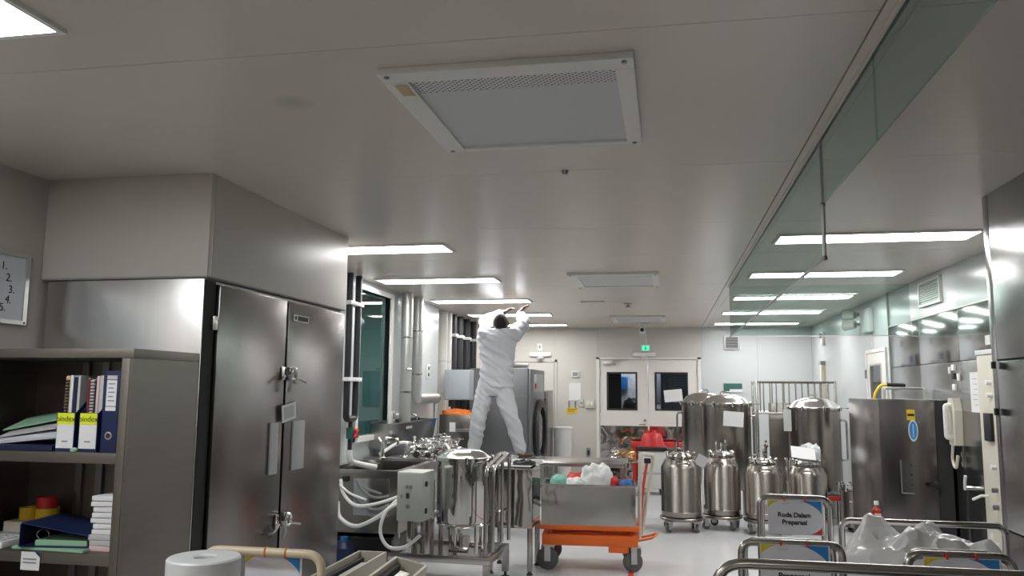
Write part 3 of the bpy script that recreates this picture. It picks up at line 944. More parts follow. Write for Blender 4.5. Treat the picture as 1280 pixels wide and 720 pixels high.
# brushed steel machine against the right wall
t = thing('steel_machine', 'brushed steel cabinet machine with yellow and blue stickers by the right wall', 'machine', (1.77, 7.40, 0))
box('body', 'steel_door', t, (0, 0.565, 0.012, 1.15, 0.12, 1.48), 0.006)
box('front_panel', 'steel_door', t, (0.0, 0.44, 0.0, 0.012, 0.12, 1.485), 0.004)
box('shade_strip', 'dark_gap', t, (0.445, 0.56, 0.002, 0.012, 0.12, 1.48))  # dark strip painted in for the shadow where the machine meets the wall
box('base', 'dark_gap', t, (0.03, 0.54, 0.05, 1.1, 0.0, 0.12))
MB().box(0.22, 0.285, -0.002, -0.0002, 1.31, 1.40).build('caution_sticker', 'yellow', t)
MB().box(0.225, 0.28, -0.003, -0.0021, 1.345, 1.365).build('sticker_print', 'ink', t)
MB().box(0.29, 0.33, -0.002, -0.0002, 1.30, 1.40).build('data_plate', 'steel_dark', t)
st = MB().lathe([(0.001, 0.0), (0.038, 0.0), (0.038, 0.002), (0.001, 0.002)], 20, axis='y')
st.xf(Matrix.Translation((0.265, -0.0025, 1.225)) @ Matrix.Diagonal((1, 1, 2.4, 1))).build('oval_badge', 'paper', t)
st = MB().lathe([(0.001, 0.0), (0.030, 0.0), (0.030, 0.002), (0.001, 0.002)], 20, axis='y')
st.xf(Matrix.Translation((0.265, -0.0048, 1.225)) @ Matrix.Diagonal((1, 1, 2.5, 1))).build('oval_badge_centre', 'sign_blue', t)
MB().box(0.262, 0.268, -0.0056, -0.005, 1.17, 1.28).build('badge_print', 'paper', t)
MB().box(0.15, 0.156, -0.012, -0.0002, 0.71, 0.98).box(0.15, 0.25, -0.012, -0.0002, 0.704, 0.712).build('recess_trim', 'alu', t)
box('recess_panel', 'steel_wall', t, (0.158, 0.25, -0.003, -0.0002, 0.714, 0.98))
for z in (0.94, 0.86, 0.78):
    MB().cyl((0.235, -0.003, z), (0.235, -0.012, z), 0.008, n=8).build('rivet', 'dark_gap', t)
MB().cyl((0.42, 0.0, 0.78), (0.42, -0.05, 0.78), 0.03).box(0.36, 0.44, -0.06, -0.045, 0.765, 0.80, 0.006).build('knob', 'black_plastic', t)
MB().tube(spline([(0.04, 0.3, 1.485), (0.055, 0.3, 1.54), (0.10, 0.3, 1.60), (0.16, 0.3, 1.61)]), 0.012, 8).build('yellow_hose', 'yellow', t)
MB().cyl((0.15, 0.3, 1.61), (0.30, 0.3, 1.605), 0.016).build('hose_nozzle', 'black_plastic', t)
MB().tube(fillet([(0.2, 0.6, 1.48), (0.2, 0.6, 1.58), (0.54, 0.6, 1.58), (0.54, 0.6, 1.48)], 0.02), 0.012, 8).build('top_rail', 'alu', t)

# ================================================================== LEFT: CABINET AND SHELF
t = thing('steel_cabinet', 'tall brushed steel two-door cabinet under the beige bulkhead', 'cabinet', (-2.66, 4.45, 0))
ox, oy = 2.66, -4.45
box('body', 'steel_door', t, (-3.10 + ox, -2.235 + ox, 3.60 + oy, 5.32 + oy, 0.0, 2.077))
box('side_panel', 'steel_side_lit', t, (-3.10 + ox, -2.225 + ox, 3.588 + oy, 3.60 + oy, 0.02, 2.075), 0.002)
box('hinge_column', 'dark_gap', t, (-2.235 + ox, -2.222 + ox, 3.60 + oy, 3.69 + oy, 0.02, 2.07))
for a, b in ((3.70, 4.437), (4.463, 5.315)):
    dr = box('door', 'steel_door', t, (-2.234 + ox, -2.200 + ox, a + oy, b + oy, 0.06, 2.055), 0.006)
    box('gasket', 'dark_gap', dr, (-2.2349 + ox, -2.226 + ox, a + oy - 0.012, b + oy + 0.012, 0.05, 2.06))
for z in (1.86, 0.45):
    box('hinge', 'steel_frame', t, (-2.222 + ox, -2.200 + ox, 3.655 + oy, 3.695 + oy, z - 0.035, z + 0.035), 0.004)
for y0, y1, z0, z1 in ((4.25, 4.405, 1.055, 1.345), (4.53, 4.75, 1.055, 1.345)):
    box('push_plate', 'paper_grey', t, (-2.1995 + ox, -2.19 + ox, y0 + oy + 0.03, y1 + oy - 0.03, z0, z1), 0.003)
box('name_plate', 'paper', t, (-2.1995 + ox, -2.196 + ox, 4.52 + oy, 4.73 + oy, 1.942, 1.982))
box('name_print', 'ink', t, (-2.196 + ox, -2.1952 + ox, 4.575 + oy, 4.72 + oy, 1.948, 1.976))
MB().cyl((-2.196 + ox, 4.548 + oy, 1.962), (-2.1952 + ox, 4.548 + oy, 1.962), 0.013).build('name_emblem', 'ink', t)
for zz in (1.62, 0.78):
    for y, s in ((4.40, -1), (4.50, 1)):
        box('hasp', 'chrome', t, (-2.1995 + ox, -2.185 + ox, y + oy - 0.02, y + oy + 0.02, zz - 0.035, zz + 0.045), 0.004)
    MB().tube([(-2.17 + ox, 4.50 + oy + 0.032 * math.cos(a), zz + 0.005 + 0.032 * math.sin(a)) for a in [2 * PI * i / 14 for i in range(14)]], 0.010, 8, True).build('ring_pull', 'chrome', t)
    MB().tube(spline([(-2.18 + ox, 4.45 + oy, zz), (-2.165 + ox, 4.455 + oy, zz - 0.05), (-2.17 + ox, 4.44 + oy, zz - 0.10)]), 0.009, 6).build('cord_end', 'paper_grey', t)
    MB().tube(spline([(-2.175 + ox, 4.52 + oy, zz - 0.02), (-2.165 + ox, 4.58 + oy, zz - 0.03), (-2.165 + ox, 4.65 + oy, zz - 0.045)]), 0.007, 6).build('cord_end', 'paper_grey', t)
    MB().tube(spline([(-2.175 + ox, 4.40 + oy, zz - 0.01), (-2.168 + ox, 4.33 + oy, zz - 0.04), (-2.185 + ox, 4.30 + oy, zz - 0.05)]), 0.006, 6).build('cord_end', 'steel_dark', t)
t = thing('door_tag', 'white paper tag hung across the gap of the steel cabinet doors', 'tag', (-2.185, 4.48, 1.40))
MB().box(-0.001, 0.001, -0.085, 0.095, -0.05, 0.05).xf(Matrix.Rotation(0.14, 4, 'X')).build('card', 'paper', t)
MB().box(0.001, 0.0018, -0.06, 0.07, -0.034, 0.034).xf(Matrix.Rotation(0.14, 4, 'X')).build('print_block', 'paper_grey', t)

# open steel shelf unit
t = thing('steel_shelf', 'open brushed steel shelf unit holding binders and papers', 'shelf', (-2.665, 3.32, 0))
ox, oy = 2.665, -3.32
SX0, SX1, SY0, SY1 = -3.11 + ox, -2.22 + ox, 3.08 + oy, 3.575 + oy
box('top_board', 'steel_shelf', t, (SX0, SX1 + 0.004, SY0 - 0.004, SY1, 1.665, 1.705), 0.002)
box('side_board', 'steel_shelf', t, (SX1 - 0.012, SX1, SY0, SY1, 0.0, 1.664))
box('side_board', 'steel_shelf', t, (SX0, SX0 + 0.012, SY0, SY1, 0.0, 1.664))
box('back_board', 'steel_shelf', t, (SX0 + 0.012, SX1 - 0.012, SY1 - 0.012, SY1, 0.0, 1.664))
for x0, x1 in ((SX1 - 0.052, SX1 - 0.0125), (SX0 + 0.0125, SX0 + 0.052)):
    box('front_post', 'steel_shelf', t, (x0, x1, SY0 - 0.002, SY0 + 0.02, 0.0, 1.664), 0.002)
for z in (1.265, 0.850, 0.45, 0.10):
    box('shelf_board', 'steel_shelf', t, (SX0 + 0.053, SX1 - 0.053, SY0 + 0.002, SY1 - 0.013, z - 0.045, z), 0.002)
for x in (-2.83 + ox, -2.72 + ox):
    box('rear_upright', 'steel_dark', t, (x, x + 0.035, SY1 - 0.03, SY1 - 0.013, 0.1, 1.66))
S1, S2 = 1.265, 0.850

# two card magazine files, with books standing in each
files = [(-2.585, 'card magazine file with yellow label holding tan and white spiral books'),
         (-2.475, 'card magazine file with yellow label next to the tall blue binder')]
for i, (x, lab) in enumerate(files):
    t = thing('magazine_file', lab, 'file box', (x, 3.105, S1 + 0.0005), 0, 'card magazine files')
    wv = 0.088
    box('spine', 'navy2', t, (0, wv, 0, 0.004, 0, 0.165))
    box('base', 'navy2', t, (0, wv, 0.004, 0.25, 0, 0.004))
    for sx in (0, wv - 0.003):
        MB().prism([(0.004, 0.004), (0.25, 0.004), (0.25, 0.28), (0.10, 0.24), (0.004, 0.165)], sx, sx + 0.003, 'yz').build('side', 'navy2', t)
    box('back', 'navy2', t, (0.003, wv - 0.003, 0.247, 0.25, 0.004, 0.28))
    box('label', 'paper', t, (0.003, wv - 0.003, -0.002, -0.0002, 0.014, 0.163))
    box('label_band', 'yellow_label', t, (0.003, wv - 0.003, -0.003, -0.0021, 0.115, 0.163))
    text('bindex', 0.034, 'ink', t, (wv / 2, -0.0036, 0.138))
    box('label_line', 'ink_grey', t, (0.03, 0.058, -0.0027, -0.0021, 0.04, 0.046))
    # books standing in the file
    if i == 0:
        bks = [(0.006, 0.022, 'tan', 0.315, 'tan comb-bound notebook standing in a magazine file', True), (0.026, 0.016, 'paper', 0.318, 'white booklet beside the tan comb-bound notebook', False),
               (0.045, 0.018, 'navy', 0.312, 'dark blue booklet beside the white booklet in a file', False), (0.066, 0.012, 'paper_grey', 0.316, 'thin grey booklet at the edge of a magazine file', False)]
    else:
        bks = [(0.005, 0.013, 'maroon', 0.305, 'dark red booklet beside the black comb-bound notebook', False), (0.021, 0.024, 'ink', 0.300, 'black comb-bound notebook standing in a magazine file', True),
               (0.048, 0.012, 'paper_pink', 0.315, 'pinkish booklet standing beside the black comb-bound notebook', False), (0.063, 0.018, 'paper_grey', 0.317, 'pale grey booklet leaning towards the tall blue binder', False)]
    for (bx_, bw, bm_, bh_, lab, comb) in bks:
        bt = thing('booklet', lab, 'book', (x + bx_, 3.13, S1 + 0.006), 0, 'booklets in the magazine files')
        box('cover', bm_, bt, (0, bw, 0.004, 0.21, 0, bh_))
        box('page_block', 'paper', bt, (0.002, bw - 0.002, 0.006, 0.208, bh_ + 0.0001, bh_ + 0.002))
        if comb:
            me = MB().cyl((bw * .15, 0.0, 0), (bw * .85, 0.0, 0), 0.005, n=6).mesh('comb_ring', 'ink' if bm_ == 'tan' else 'paper_grey')
            for k in range(22):
                link('comb_ring', me, bt, (0, 0, 0.012 + k * 0.0135))
# tall blue lever-arch binder
t = thing('lever_arch_binder', 'tall navy lever arch binder with white spine label on the upper shelf', 'binder', (-2.372, 3.11, S1 + 0.0005))
box('spine', 'navy2', t, (0, 0.075, 0, 0.004, 0, 0.345), 0.001)
box('cover', 'navy2', t, (0, 0.004, 0.0045, 0.28, 0, 0.345))
box('cover', 'navy2', t, (0.071, 0.075, 0.0045, 0.28, 0, 0.345))
box('paper_block', 'paper', t, (0.0045, 0.0705, 0.02, 0.27, 0.01, 0.31))
box('spine_label', 'paper', t, (0.014, 0.062, -0.002, -0.0002, 0.195, 0.305))
box('spine_label', 'paper', t, (0.014, 0.062, -0.002, -0.0002, 0.175, 0.192))
box('spine_label', 'paper_grey', t, (0.014, 0.062, -0.002, -0.0002, 0.308, 0.325))
for k in range(5):
    box('label_line', 'ink_grey', t, (0.022, 0.054 - 0.006 * (k % 2), -0.0027, -0.0021, 0.215 + k * 0.018, 0.220 + k * 0.018))
MB().lathe([(0.011, -0.004), (0.017, -0.003), (0.017, -0.0002), (0.011, -0.0002), (0.011, -0.004)], 18, c=(0.037, 0, 0.07), axis='y').build('finger_ring', 'chrome', t)
MB().lathe([(0.001, -0.001), (0.0109, -0.001), (0.0109, -0.0003), (0.001, -0.0003)], 16, c=(0.037, 0, 0.07), axis='y').build('finger_hole', 'ink', t)
tag(MB().lathe([(0.001, 0), (0.014, 0.002), (0.016, 0.010), (0.008, 0.018), (0.001, 0.019)], 12).build('eraser_crumb', 'paper_green', None, loc=(-2.483, 3.093, S1 + 0.0005)), 'tiny pale eraser lying in front of the magazine files', 'eraser')

# sheaf of papers and folders left of the files


def leaning_sheet(name, label, material, x, y, z, w_, l_, th, rx, ry, rz, cat='folder', group=None):
    o = MB().box(-w_ / 2, w_ / 2, -l_ / 2, l_ / 2, 0, th).build(name, material, None)
    o.location = (x, y, z)
    o.rotation_euler = (rx, ry, rz)
    return tag(o, label, cat, group)


leaning_sheet('document_folder', 'navy plastic folder lying under the loose papers on the upper shelf', 'navy', -2.82, 3.26, S1 + 0.001, 0.42, 0.32, 0.022, 0, 0, 0.04)
leaning_sheet('paper_sheaf', 'white loose paper sheaf sloping against the magazine file', 'paper_blue', -2.79, 3.30, S1 + 0.072, 0.34, 0.30, 0.010, 0.24, -0.10, 0.06, 'papers')
leaning_sheet('document_folder', 'pale grey folder lying on the sloping paper sheaf', 'paper_grey', -2.84, 3.33, S1 + 0.098, 0.26, 0.26, 0.005, 0.24, -0.16, 0.14)
leaning_sheet('document_folder', 'green plastic folder on top of the sloping papers', 'paper_green', -2.86, 3.37, S1 + 0.125, 0.30, 0.20, 0.006, 0.24, -0.20, 0.16)

# lower shelf
t = thing('lever_arch_binder', 'navy lever arch binder lying on its side on the lower shelf', 'binder', (-2.585, 3.28, S2 + 0.012), 0.12)
box('cover', 'navy', t, (-0.155, 0.15, -0.16, 0.13, 0.0, 0.004))
bc = MB().box(-0.155, 0.15, -0.16, 0.13, 0, 0.004).xf(Matrix.Translation((0, 0, 0.072)) @ Matrix.Rotation(0.16, 4, 'Y')).build('cover', 'navy2', t)
box('spine', 'navy', t, (-0.159, -0.155, -0.16, 0.13, 0.0, 0.095))
box('paper_block', 'paper_green', t, (-0.10, 0.13, -0.14, 0.12, 0.0045, 0.026))
MB().tube([(-0.12 + 0.028 * math.cos(a), -0.06, 0.035 + 0.022 * math.sin(a)) for a in [2 * PI * k / 12 for k in range(12)]], 0.003, 6, True).build('ring', 'chrome', t)
leaning_sheet('paper_sheaf', 'pale sheets spread under the lying navy binder', 'paper_green', -2.585, 3.26, S2 + 0.0005, 0.36, 0.30, 0.010, 0, 0, -0.05, 'papers')
for k in range(10):
    wv = 0.145 + rnd.uniform(-0.02, 0.012)
    th = 0.020 if k > 2 else 0.022
    z = S2 + 0.0006 + k * 0.0232
    col_ = ['paper_pink', 'paper_grey', 'paper_grey'][k] if k < 3 else 'paper'
    o = MB().box(-wv / 2, wv / 2, -0.13, 0.13, 0, th, 0.003).build('paper_stack', col_, None)
    o.location = (-2.345 + 0.006 * math.sin(k * 2.1), 3.27, z)
    o.rotation_euler = (0, 0.0, rnd.uniform(-0.05, 0.05))
    lab = ('pink-edged paper bundle at the foot of the lower shelf stack' if k == 0 else 'grey paper bundle in the lower part of the paper stack' if k < 3 else 'white paper bundle piled in the stack on the lower shelf')
    tag(o, lab, 'papers', 'paper bundles in the lower shelf stack')
t = thing('calculator', 'pale desk calculator at the edge of the lower shelf', 'calculator', (-2.895, 3.20, S2 + 0.0006), 0.05)
box('body', 'white_plastic', t, (-0.12, 0.09, -0.11, 0.11, 0, 0.03), 0.006)
me = MB().box(-0.014, 0.014, -0.012, 0.012, 0, 0.006, 0.002).mesh('key', 'paper_grey')
for a in range(5):
    for b in range(4):
        link('key', me, t, (-0.08 + a * 0.036, -0.08 + b * 0.034, 0.0302))
box('display', 'ink_grey', t, (-0.09, 0.06, 0.06, 0.095, 0.0302, 0.034))
t = thing('tape_roll', 'yellow tape roll standing beside the stacked red and yellow rolls', 'tape', (-2.985, 3.45, S2 + 0.0662))
MB().lathe([(0.022, 0), (0.042, 0), (0.042, 0.055), (0.022, 0.055), (0.022, 0)], 20).build('roll', 'yellow', t)
t = thing('tape_roll', 'wide yellow tape roll under the red roll', 'tape', (-2.885, 3.45, S2 + 0.0662))
MB().lathe([(0.025, 0), (0.052, 0), (0.052, 0.055), (0.025, 0.055), (0.025, 0)], 22).build('roll', 'yellow', t)
t = thing('tape_roll', 'red tape roll on top of the wide yellow roll', 'tape', (-2.89, 3.45, S2 + 0.1218))
tag(MB().box(-0.11, 0.11, -0.09, 0.09, 0, 0.065, 0.003).build('flat_carton', 'cream_tray', None, loc=(-2.935, 3.455, S2 + 0.0006)), 'flat cream carton under the tape rolls on the lower shelf', 'carton')
t = C.objects[[o.name for o in C.objects if o.name.startswith('tape_roll')][-1]]
MB().lathe([(0.022, 0), (0.045, 0), (0.045, 0.05), (0.022, 0.05), (0.022, 0)], 22).build('roll', 'red', t)
t = thing('shelf_tag', 'white label tag clipped on the lower shelf edge', 'label', (-2.64, 3.079, 0.815))
box('card', 'paper', t, (-0.045, 0.045, -0.002, -0.0003, -0.04, 0.035))
box('print_line', 'ink_grey', t, (-0.035, 0.03, -0.0028, -0.0021, 0.002, 0.008))
box('print_line', 'ink_grey', t, (-0.035, 0.03, -0.0028, -0.0021, -0.012, -0.006))
MB().prism([(0.045, 0.035), (0.045, 0.015), (0.02, 0.035)], -0.0028, -0.0021).build('corner_mark', 'navy2', t)

# whiteboard on the left wall
t = thing('whiteboard', 'white list board with handwritten numbers on the left wall', 'whiteboard', (XL, 2.90, 2.015))
box('board', 'board', t, (0.001, 0.012, -0.55, 0.55, -0.155, 0.155))
MB().box(0.001, 0.02, -0.575, 0.575, 0.155, 0.175).box(0.001, 0.02, -0.575, 0.575, -0.175, -0.155).box(0.001, 0.02, -0.575, -0.55, -0.155, 0.155).box(0.001, 0.02, 0.55, 0.575, -0.155, 0.155).build('frame', 'alu', t)
MB().cyl((0.0205, 0.56, -0.165), (0.023, 0.56, -0.165), 0.005, n=8).build('screw', 'ink', t)
for k, (s, y, z) in enumerate((('1.', 0.42, 0.10), ('2.', 0.455, 0.045), ('3.', 0.475, -0.01), ('4.', 0.46, -0.06), ('5.', 0.43, -0.10))):
    text(s, 0.055, 'ink', t, (0.0126, y, z), '+x', rot=0.05 * (-1) ** k)

# ================================================================== LEFT WALL PIPES
t = thing('drain_pipes', 'pair of black pipes with a red-handled valve beside the left window', 'pipe', (-2.85, 7.09, 0))
oy = -7.09
MB().tube(fillet([(0, 6.99 + oy, 2.595), (0, 6.99 + oy, 1.26), (0, 7.20 + oy, 1.26), (0, 7.20 + oy, 2.595)], 0.045, 4), 0.030, 12).build('pipe_loop', 'black_pipe', t)
MB().cyl((0, 7.10 + oy, 1.27), (0, 7.10 + oy, 0.98), 0.02, n=12).build('drop_pipe', 'black_pipe', t)
MB().cyl((0, 7.10 + oy, 1.18), (0, 7.10 + oy, 1.08), 0.036, n=12).cyl((0, 7.10 + oy, 1.13), (0.06, 7.10 + oy, 1.13), 0.02, n=10).build('valve', 'green_dark', t)
hv = MB()
for k in range(4):
    a = PI / 4 + k * PI / 2
    hv.box(-0.008, 0.008, -0.012, 0.012, 0, 0.05).xf(Matrix.Identity(4))
hv = MB().cyl((0.05, 7.10 + oy, 1.13), (0.066, 7.10 + oy, 1.13), 0.022, n=12)
for k in range(4):
    a = PI / 4 + k * PI / 2
    hv.cyl((0.058, 7.10 + oy, 1.13), (0.058, 7.10 + oy + 0.05 * math.cos(a), 1.13 + 0.05 * math.sin(a)), 0.012, n=8)
hv.build('valve_handle', 'red', t)
for z in (2.32, 1.62):
    box('pipe_clamp', 'white_plastic', t, (-0.065, 0.038, 6.93 + oy, 7.26 + oy, z - 0.018, z + 0.018), 0.004)
t = tag(MB().tube(spline([(-2.85, 7.10, 0.978), (-2.85, 7.10, 0.93), (-2.84, 7.14, 0.87), (-2.80, 7.30, 0.83), (-2.70, 7.40, 0.80)]), 0.028, 10).build('drain_hose', 'hose'), 'white hose hanging from the red-handled valve', 'hose')

t = thing('steel_pipe', 'shiny insulated pipe running from ceiling to the wash trough', 'pipe', (-2.83, 8.62, 0))
MB().cyl((0, 0, 1.10), (0, 0, 2.595), 0.065, n=18).build('jacket', 'alu', t)
for z in (1.5, 2.1):
    MB().cyl((0, 0, z - 0.01), (0, 0, z + 0.01), 0.0665, n=18).build('band', 'steel_frame', t)
MB().tube([(0.06, -0.02, 1.75), (0.06, -0.14, 1.75)], 0.01, 6).build('sample_tap', 'chrome', t)
t = thing('steel_pipe', 'shiny insulated pipe with an elbow turning along the left wall', 'pipe', (-2.83, 9.02, 0))
MB().tube(fillet([(0, 0, 2.595), (0, 0, 1.42), (0, 0.78, 1.42)], 0.07, 6), 0.06, 18).build('jacket', 'alu', t)
MB().cyl((0, 0.78, 1.42), (0, 0.80, 1.42), 0.07, n=18).build('end_flange', 'chrome', t)
MB().cyl((0, 0.74, 1.37), (0, 0.74, 1.15), 0.012, n=8).build('drain_stub', 'chrome', t)
for z in (1.7, 2.2):
    MB().cyl((0, 0, z - 0.01), (0, 0, z + 0.01), 0.0615, n=18).build('band', 'steel_frame', t)
t = thing('wall_switch', 'small switch plate on the left wall beyond the shiny pipes', 'switch', (XL2, 9.75, 1.75))
box('plate', 'white_metal', t, (0.001, 0.012, -0.07, 0.07, -0.09, 0.09), 0.003)
for z in (-0.04, 0.04):
    box('toggle', 'green_dark', t, (0.0125, 0.022, -0.02, 0.02, z - 0.02, z + 0.02), 0.002)
t = thing('wall_socket', 'yellow-spotted socket plate near the foot of the shiny pipe', 'socket', (XL2, 8.45, 1.2))
box('plate', 'beige_plastic', t, (0.001, 0.02, -0.05, 0.05, -0.09, 0.09), 0.003)
box('outlet', 'ink_grey', t, (0.0205, 0.024, -0.03, 0.03, -0.07, -0.01), 0.002)
box('outlet', 'ink_grey', t, (0.0205, 0.024, -0.03, 0.03, 0.01, 0.07), 0.002)
for k, y in enumerate((10.75, 10.98)):
    t = thing('white_pipe', 'pale lagged pipe between the wall step and the black risers', 'pipe', (-3.02, y, 0), 0, 'pale lagged pipes')
    MB().cyl((0, 0, 0.9), (0, 0, 2.595), 0.075, n=16).build('jacket', 'white_metal', t)
    MB().cyl((0, 0, 1.9), (0, 0, 1.92), 0.077, n=16).build('band', 'alu', t)
for k, y in enumerate((11.25, 11.62, 12.05, 12.50)):
    t = thing('black_riser', 'black riser pipe in the row above the grey electrical box', 'pipe', (-3.0, y, 0), 0, 'black riser pipes')
    MB().cyl((0, 0, 0.5), (0, 0, 2.595), 0.055, n=14).build('pipe', 'black_pipe', t)
    box('clamp', 'white_plastic', t, (-0.125, 0.065, -0.075, 0.075, 2.28, 2.32), 0.004)

# grey electrical box on a steel stand with orange cloth
t = thing('electrical_box', 'grey-blue electrical box beside the washing machine', 'electrical box', (-2.72, 10.45, 1.39))
MB().box(-0.175, 0.175, 0, 0.22, 0, 0.40, 0.008).build('housing', 'panel_grey', t)
box('door', 'panel_grey', t, (-0.165, 0.165, -0.012, -0.0005, 0.012, 0.388), 0.006)
for z in (0.08, 0.32):
    MB().cyl((-0.17, -0.012, z - 0.03), (-0.17, -0.012, z + 0.03), 0.012, n=8).build('hinge', 'alu', t)
for x in (-0.11, -0.02, 0.09):
    MB().cyl((x, 0.1, 0), (x, 0.1, -0.09), 0.03, n=10).build('cable_gland', 'black_plastic', t)
t = thing('steel_stand', 'steel wall stand under the electrical box carrying orange cloths', 'stand', (-2.72, 10.45, 0))
box('top_box', 'steel_satin', t, (-0.22, 0.22, -0.05, 0.35, 0.75, 1.20), 0.006)
for x in (-0.19, 0.17):
    for y in (-0.03, 0.30):
        box('leg', 'steel_frame', t, (x, x + 0.03, y, y + 0.03, 0.0, 0.75))
box('label_plate', 'paper', t, (-0.08, 0.0, -0.053, -0.0505, 0.98, 1.10))
box('side_bracket', 'steel_dark', t, (0.02, 0.20, -0.11, -0.0505, 0.98, 1.02), 0.004)
tag(heap(0.19, 0.12, 0.07, 1.3, 0.5, 4).build('orange_cloth', 'orange_cloth', None, loc=(-2.75, 10.56, 1.2003)), 'bright orange gloves piled on the steel stand', 'gloves')
tag(MB().tube(spline([(-2.475, 10.50, 1.195), (-2.465, 10.50, 1.16), (-2.44, 10.50, 1.05), (-2.44, 10.50, 0.95)]), [0.02] * 6 + [0.04] * 6 + [0.05] * 7, 10).build('blue_towel', 'blue_cloth'), 'blue towel hanging from the corner of the steel stand', 'towel')
tag(MB().tube(spline([(-2.40, 10.3, 1.0), (-2.38, 10.25, 0.8), (-2.40, 10.25, 0.5), (-2.38, 10.3, 0.011)]), 0.011, 8).build('white_hose', 'hose'), 'thin white hose dropping to the floor beside the steel stand', 'hose')

# ================================================================== WASHING MACHINE
t = thing('washing_machine', 'tall dark grey industrial washing machine with round black door', 'washing machine', (-2.31, 11.95, 0))
box('body', 'washer_body', t, (-0.44, 0.40, -0.65, 0.65, 0.06, 1.83), 0.012)
box('plinth', 'dark_gap', t, (-0.42, 0.38, -0.62, 0.62, 0.0, 0.06))
box('front_panel', 'washer_body', t, (0.401, 0.44, -0.645, 0.645, 0.07, 1.825), 0.012)
MB().lathe([(0.36, 0.0), (0.47, 0.0), (0.48, 0.05), (0.44, 0.08), (0.36, 0.07), (0.36, 0.0)], 36, c=(0.4405, 0.0, 0.92), axis='x').build('door_ring', 'black_plastic', t)
MB().lathe([(0.001, 0.04), (0.2, 0.05), (0.36, 0.02), (0.36, 0.001), (0.001, 0.001)], 32, c=(0.4405, 0.0, 0.92), axis='x').build('door_glass', 'washer_glass', t)
box('control_panel', 'panel_grey', t, (0.4405, 0.452, -0.45, 0.45, 1.50, 1.76), 0.004)
box('display', 'paper_grey', t, (0.4525, 0.456, 0.0, 0.35, 1.55, 1.70))
box('stop_button', 'red', t, (0.4525, 0.47, -0.38, -0.28, 1.55, 1.62), 0.006)
box('notice', 'paper', t, (0.4525, 0.4545, -0.40, -0.25, 1.64, 1.75))
box('side_seam', 'steel_dark', t, (-0.43, 0.39, -0.6515, -0.6502, 1.44, 1.446))
t = thing('control_pillar', 'slim steel control pillar beside the washing machine', 'control panel', (-1.98, 13.2, 0))
box('body', 'steel_dark', t, (-0.12, 0.12, -0.3, 0.3, 0, 1.52), 0.008)
box('face', 'steel_frame', t, (-0.10, 0.10, -0.312, -0.3005, 0.05, 1.50), 0.004)
box('gauge_panel', 'paper_grey', t, (-0.07, 0.05, -0.318, -0.3125, 1.22, 1.42), 0.003)
for x, z in ((-0.04, 1.35), (0.02, 1.30), (0.07, 1.38)):
    MB().cyl((x, -0.3185, z), (x, -0.335, z), 0.022, n=10).build('knob', 'black_plastic', t)
MB().cyl((-0.02, -0.33, 0.75), (-0.02, -0.33, 1.08), 0.025, n=10).build('sight_tube', 'paper_green', t)
t = thing('laundry_bin', 'white plastic bin standing beside the control pillar', 'bin', (-1.70, 13.55, 0))
MB().lathe([(0, 0), (0.13, 0), (0.16, 0.9), (0.145, 0.9), (0.12, 0.02), (0, 0.02)], 20).build('bucket', 'white_plastic', t)
MB().lathe([(0.146, 0.88), (0.175, 0.9), (0.172, 0.92), (0.146, 0.91), (0.146, 0.88)], 20).build('rim', 'white_plastic', t)

# ================================================================== LEFT BENCH, SINK, TROUGH
t = thing('sink_cabinet', 'low stainless sink cabinet with raised rim near the black pipes', 'sink', (-2.51, 6.98, 0))
ox, oy = 2.51, -6.98
MB().box(-2.86 + ox, -2.84 + ox, 6.5 + oy, 7.46 + oy, 0.36, 0.84).box(-2.19 + ox, -2.17 + ox, 6.5 + oy, 7.46 + oy, 0.36, 0.84).box(-2.84 + ox, -2.19 + ox, 6.5 + oy, 6.52 + oy, 0.36, 0.84).box(-2.84 + ox, -2.19 + ox, 7.44 + oy, 7.46 + oy, 0.36, 0.84).box(-2.84 + ox, -2.19 + ox, 6.52 + oy, 7.44 + oy, 0.36, 0.38).build('basin', 'steel_satin', t)
MB().box(-2.88 + ox, -2.15 + ox, 6.48 + oy, 6.54 + oy, 0.84, 0.866).box(-2.88 + ox, -2.15 + ox, 7.42 + oy, 7.48 + oy, 0.84, 0.866).box(-2.88 + ox, -2.82 + ox, 6.54 + oy, 7.42 + oy, 0.84, 0.866).box(-2.21 + ox, -2.15 + ox, 6.54 + oy, 7.42 + oy, 0.84, 0.866).build('rim', 'steel_frame', t)
for x in (-2.85 + ox, -2.20 + ox):
    for y in (6.51 + oy, 7.42 + oy):
        box('leg', 'steel_frame', t, (x, x + 0.035, y, y + 0.035, 0.0, 0.36))
box('front_plate', 'steel_clad', t, (-2.56 + ox, -2.25 + ox, 6.492 + oy, 6.499 + oy, 0.50, 0.80), 0.003)
box('switch', 'black_plastic', t, (-2.66 + ox, -2.61 + ox, 6.475 + oy, 6.499 + oy, 0.77, 0.81), 0.004)
t = thing('work_bench', 'stainless bench under the wash trough heaped with chrome fittings', 'bench', (-2.52, 8.12, 0))
box('top', 'steel_frame', t, (-0.36, 0.34, -0.60, 0.60, 0.85, 0.88), 0.004)
box('apron', 'steel_dark', t, (-0.34, 0.32, -0.585, 0.585, 0.74, 0.85))
for x in (-0.34, 0.29):
    for y in (-0.58, 0.55):
        box('leg', 'steel_frame', t, (x, x + 0.03, y, y + 0.03, 0.0, 0.74))
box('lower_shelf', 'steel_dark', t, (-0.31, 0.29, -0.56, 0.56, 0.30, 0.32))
t = thing('wash_trough', 'stainless wash trough mounted on the left wall above the fittings', 'trough', (-2.80, 8.60, 0.945))
MB().prism([(-0.118, 0.0), (0.06, 0.0), (0.10, 0.23), (0.11, 0.232), (0.11, 0.245), (0.085, 0.245), (0.045, 0.015), (-0.106, 0.015), (-0.106, 0.26), (-0.118, 0.26)], -0.82, 0.82, 'xz').build('channel', 'steel_clad', t)
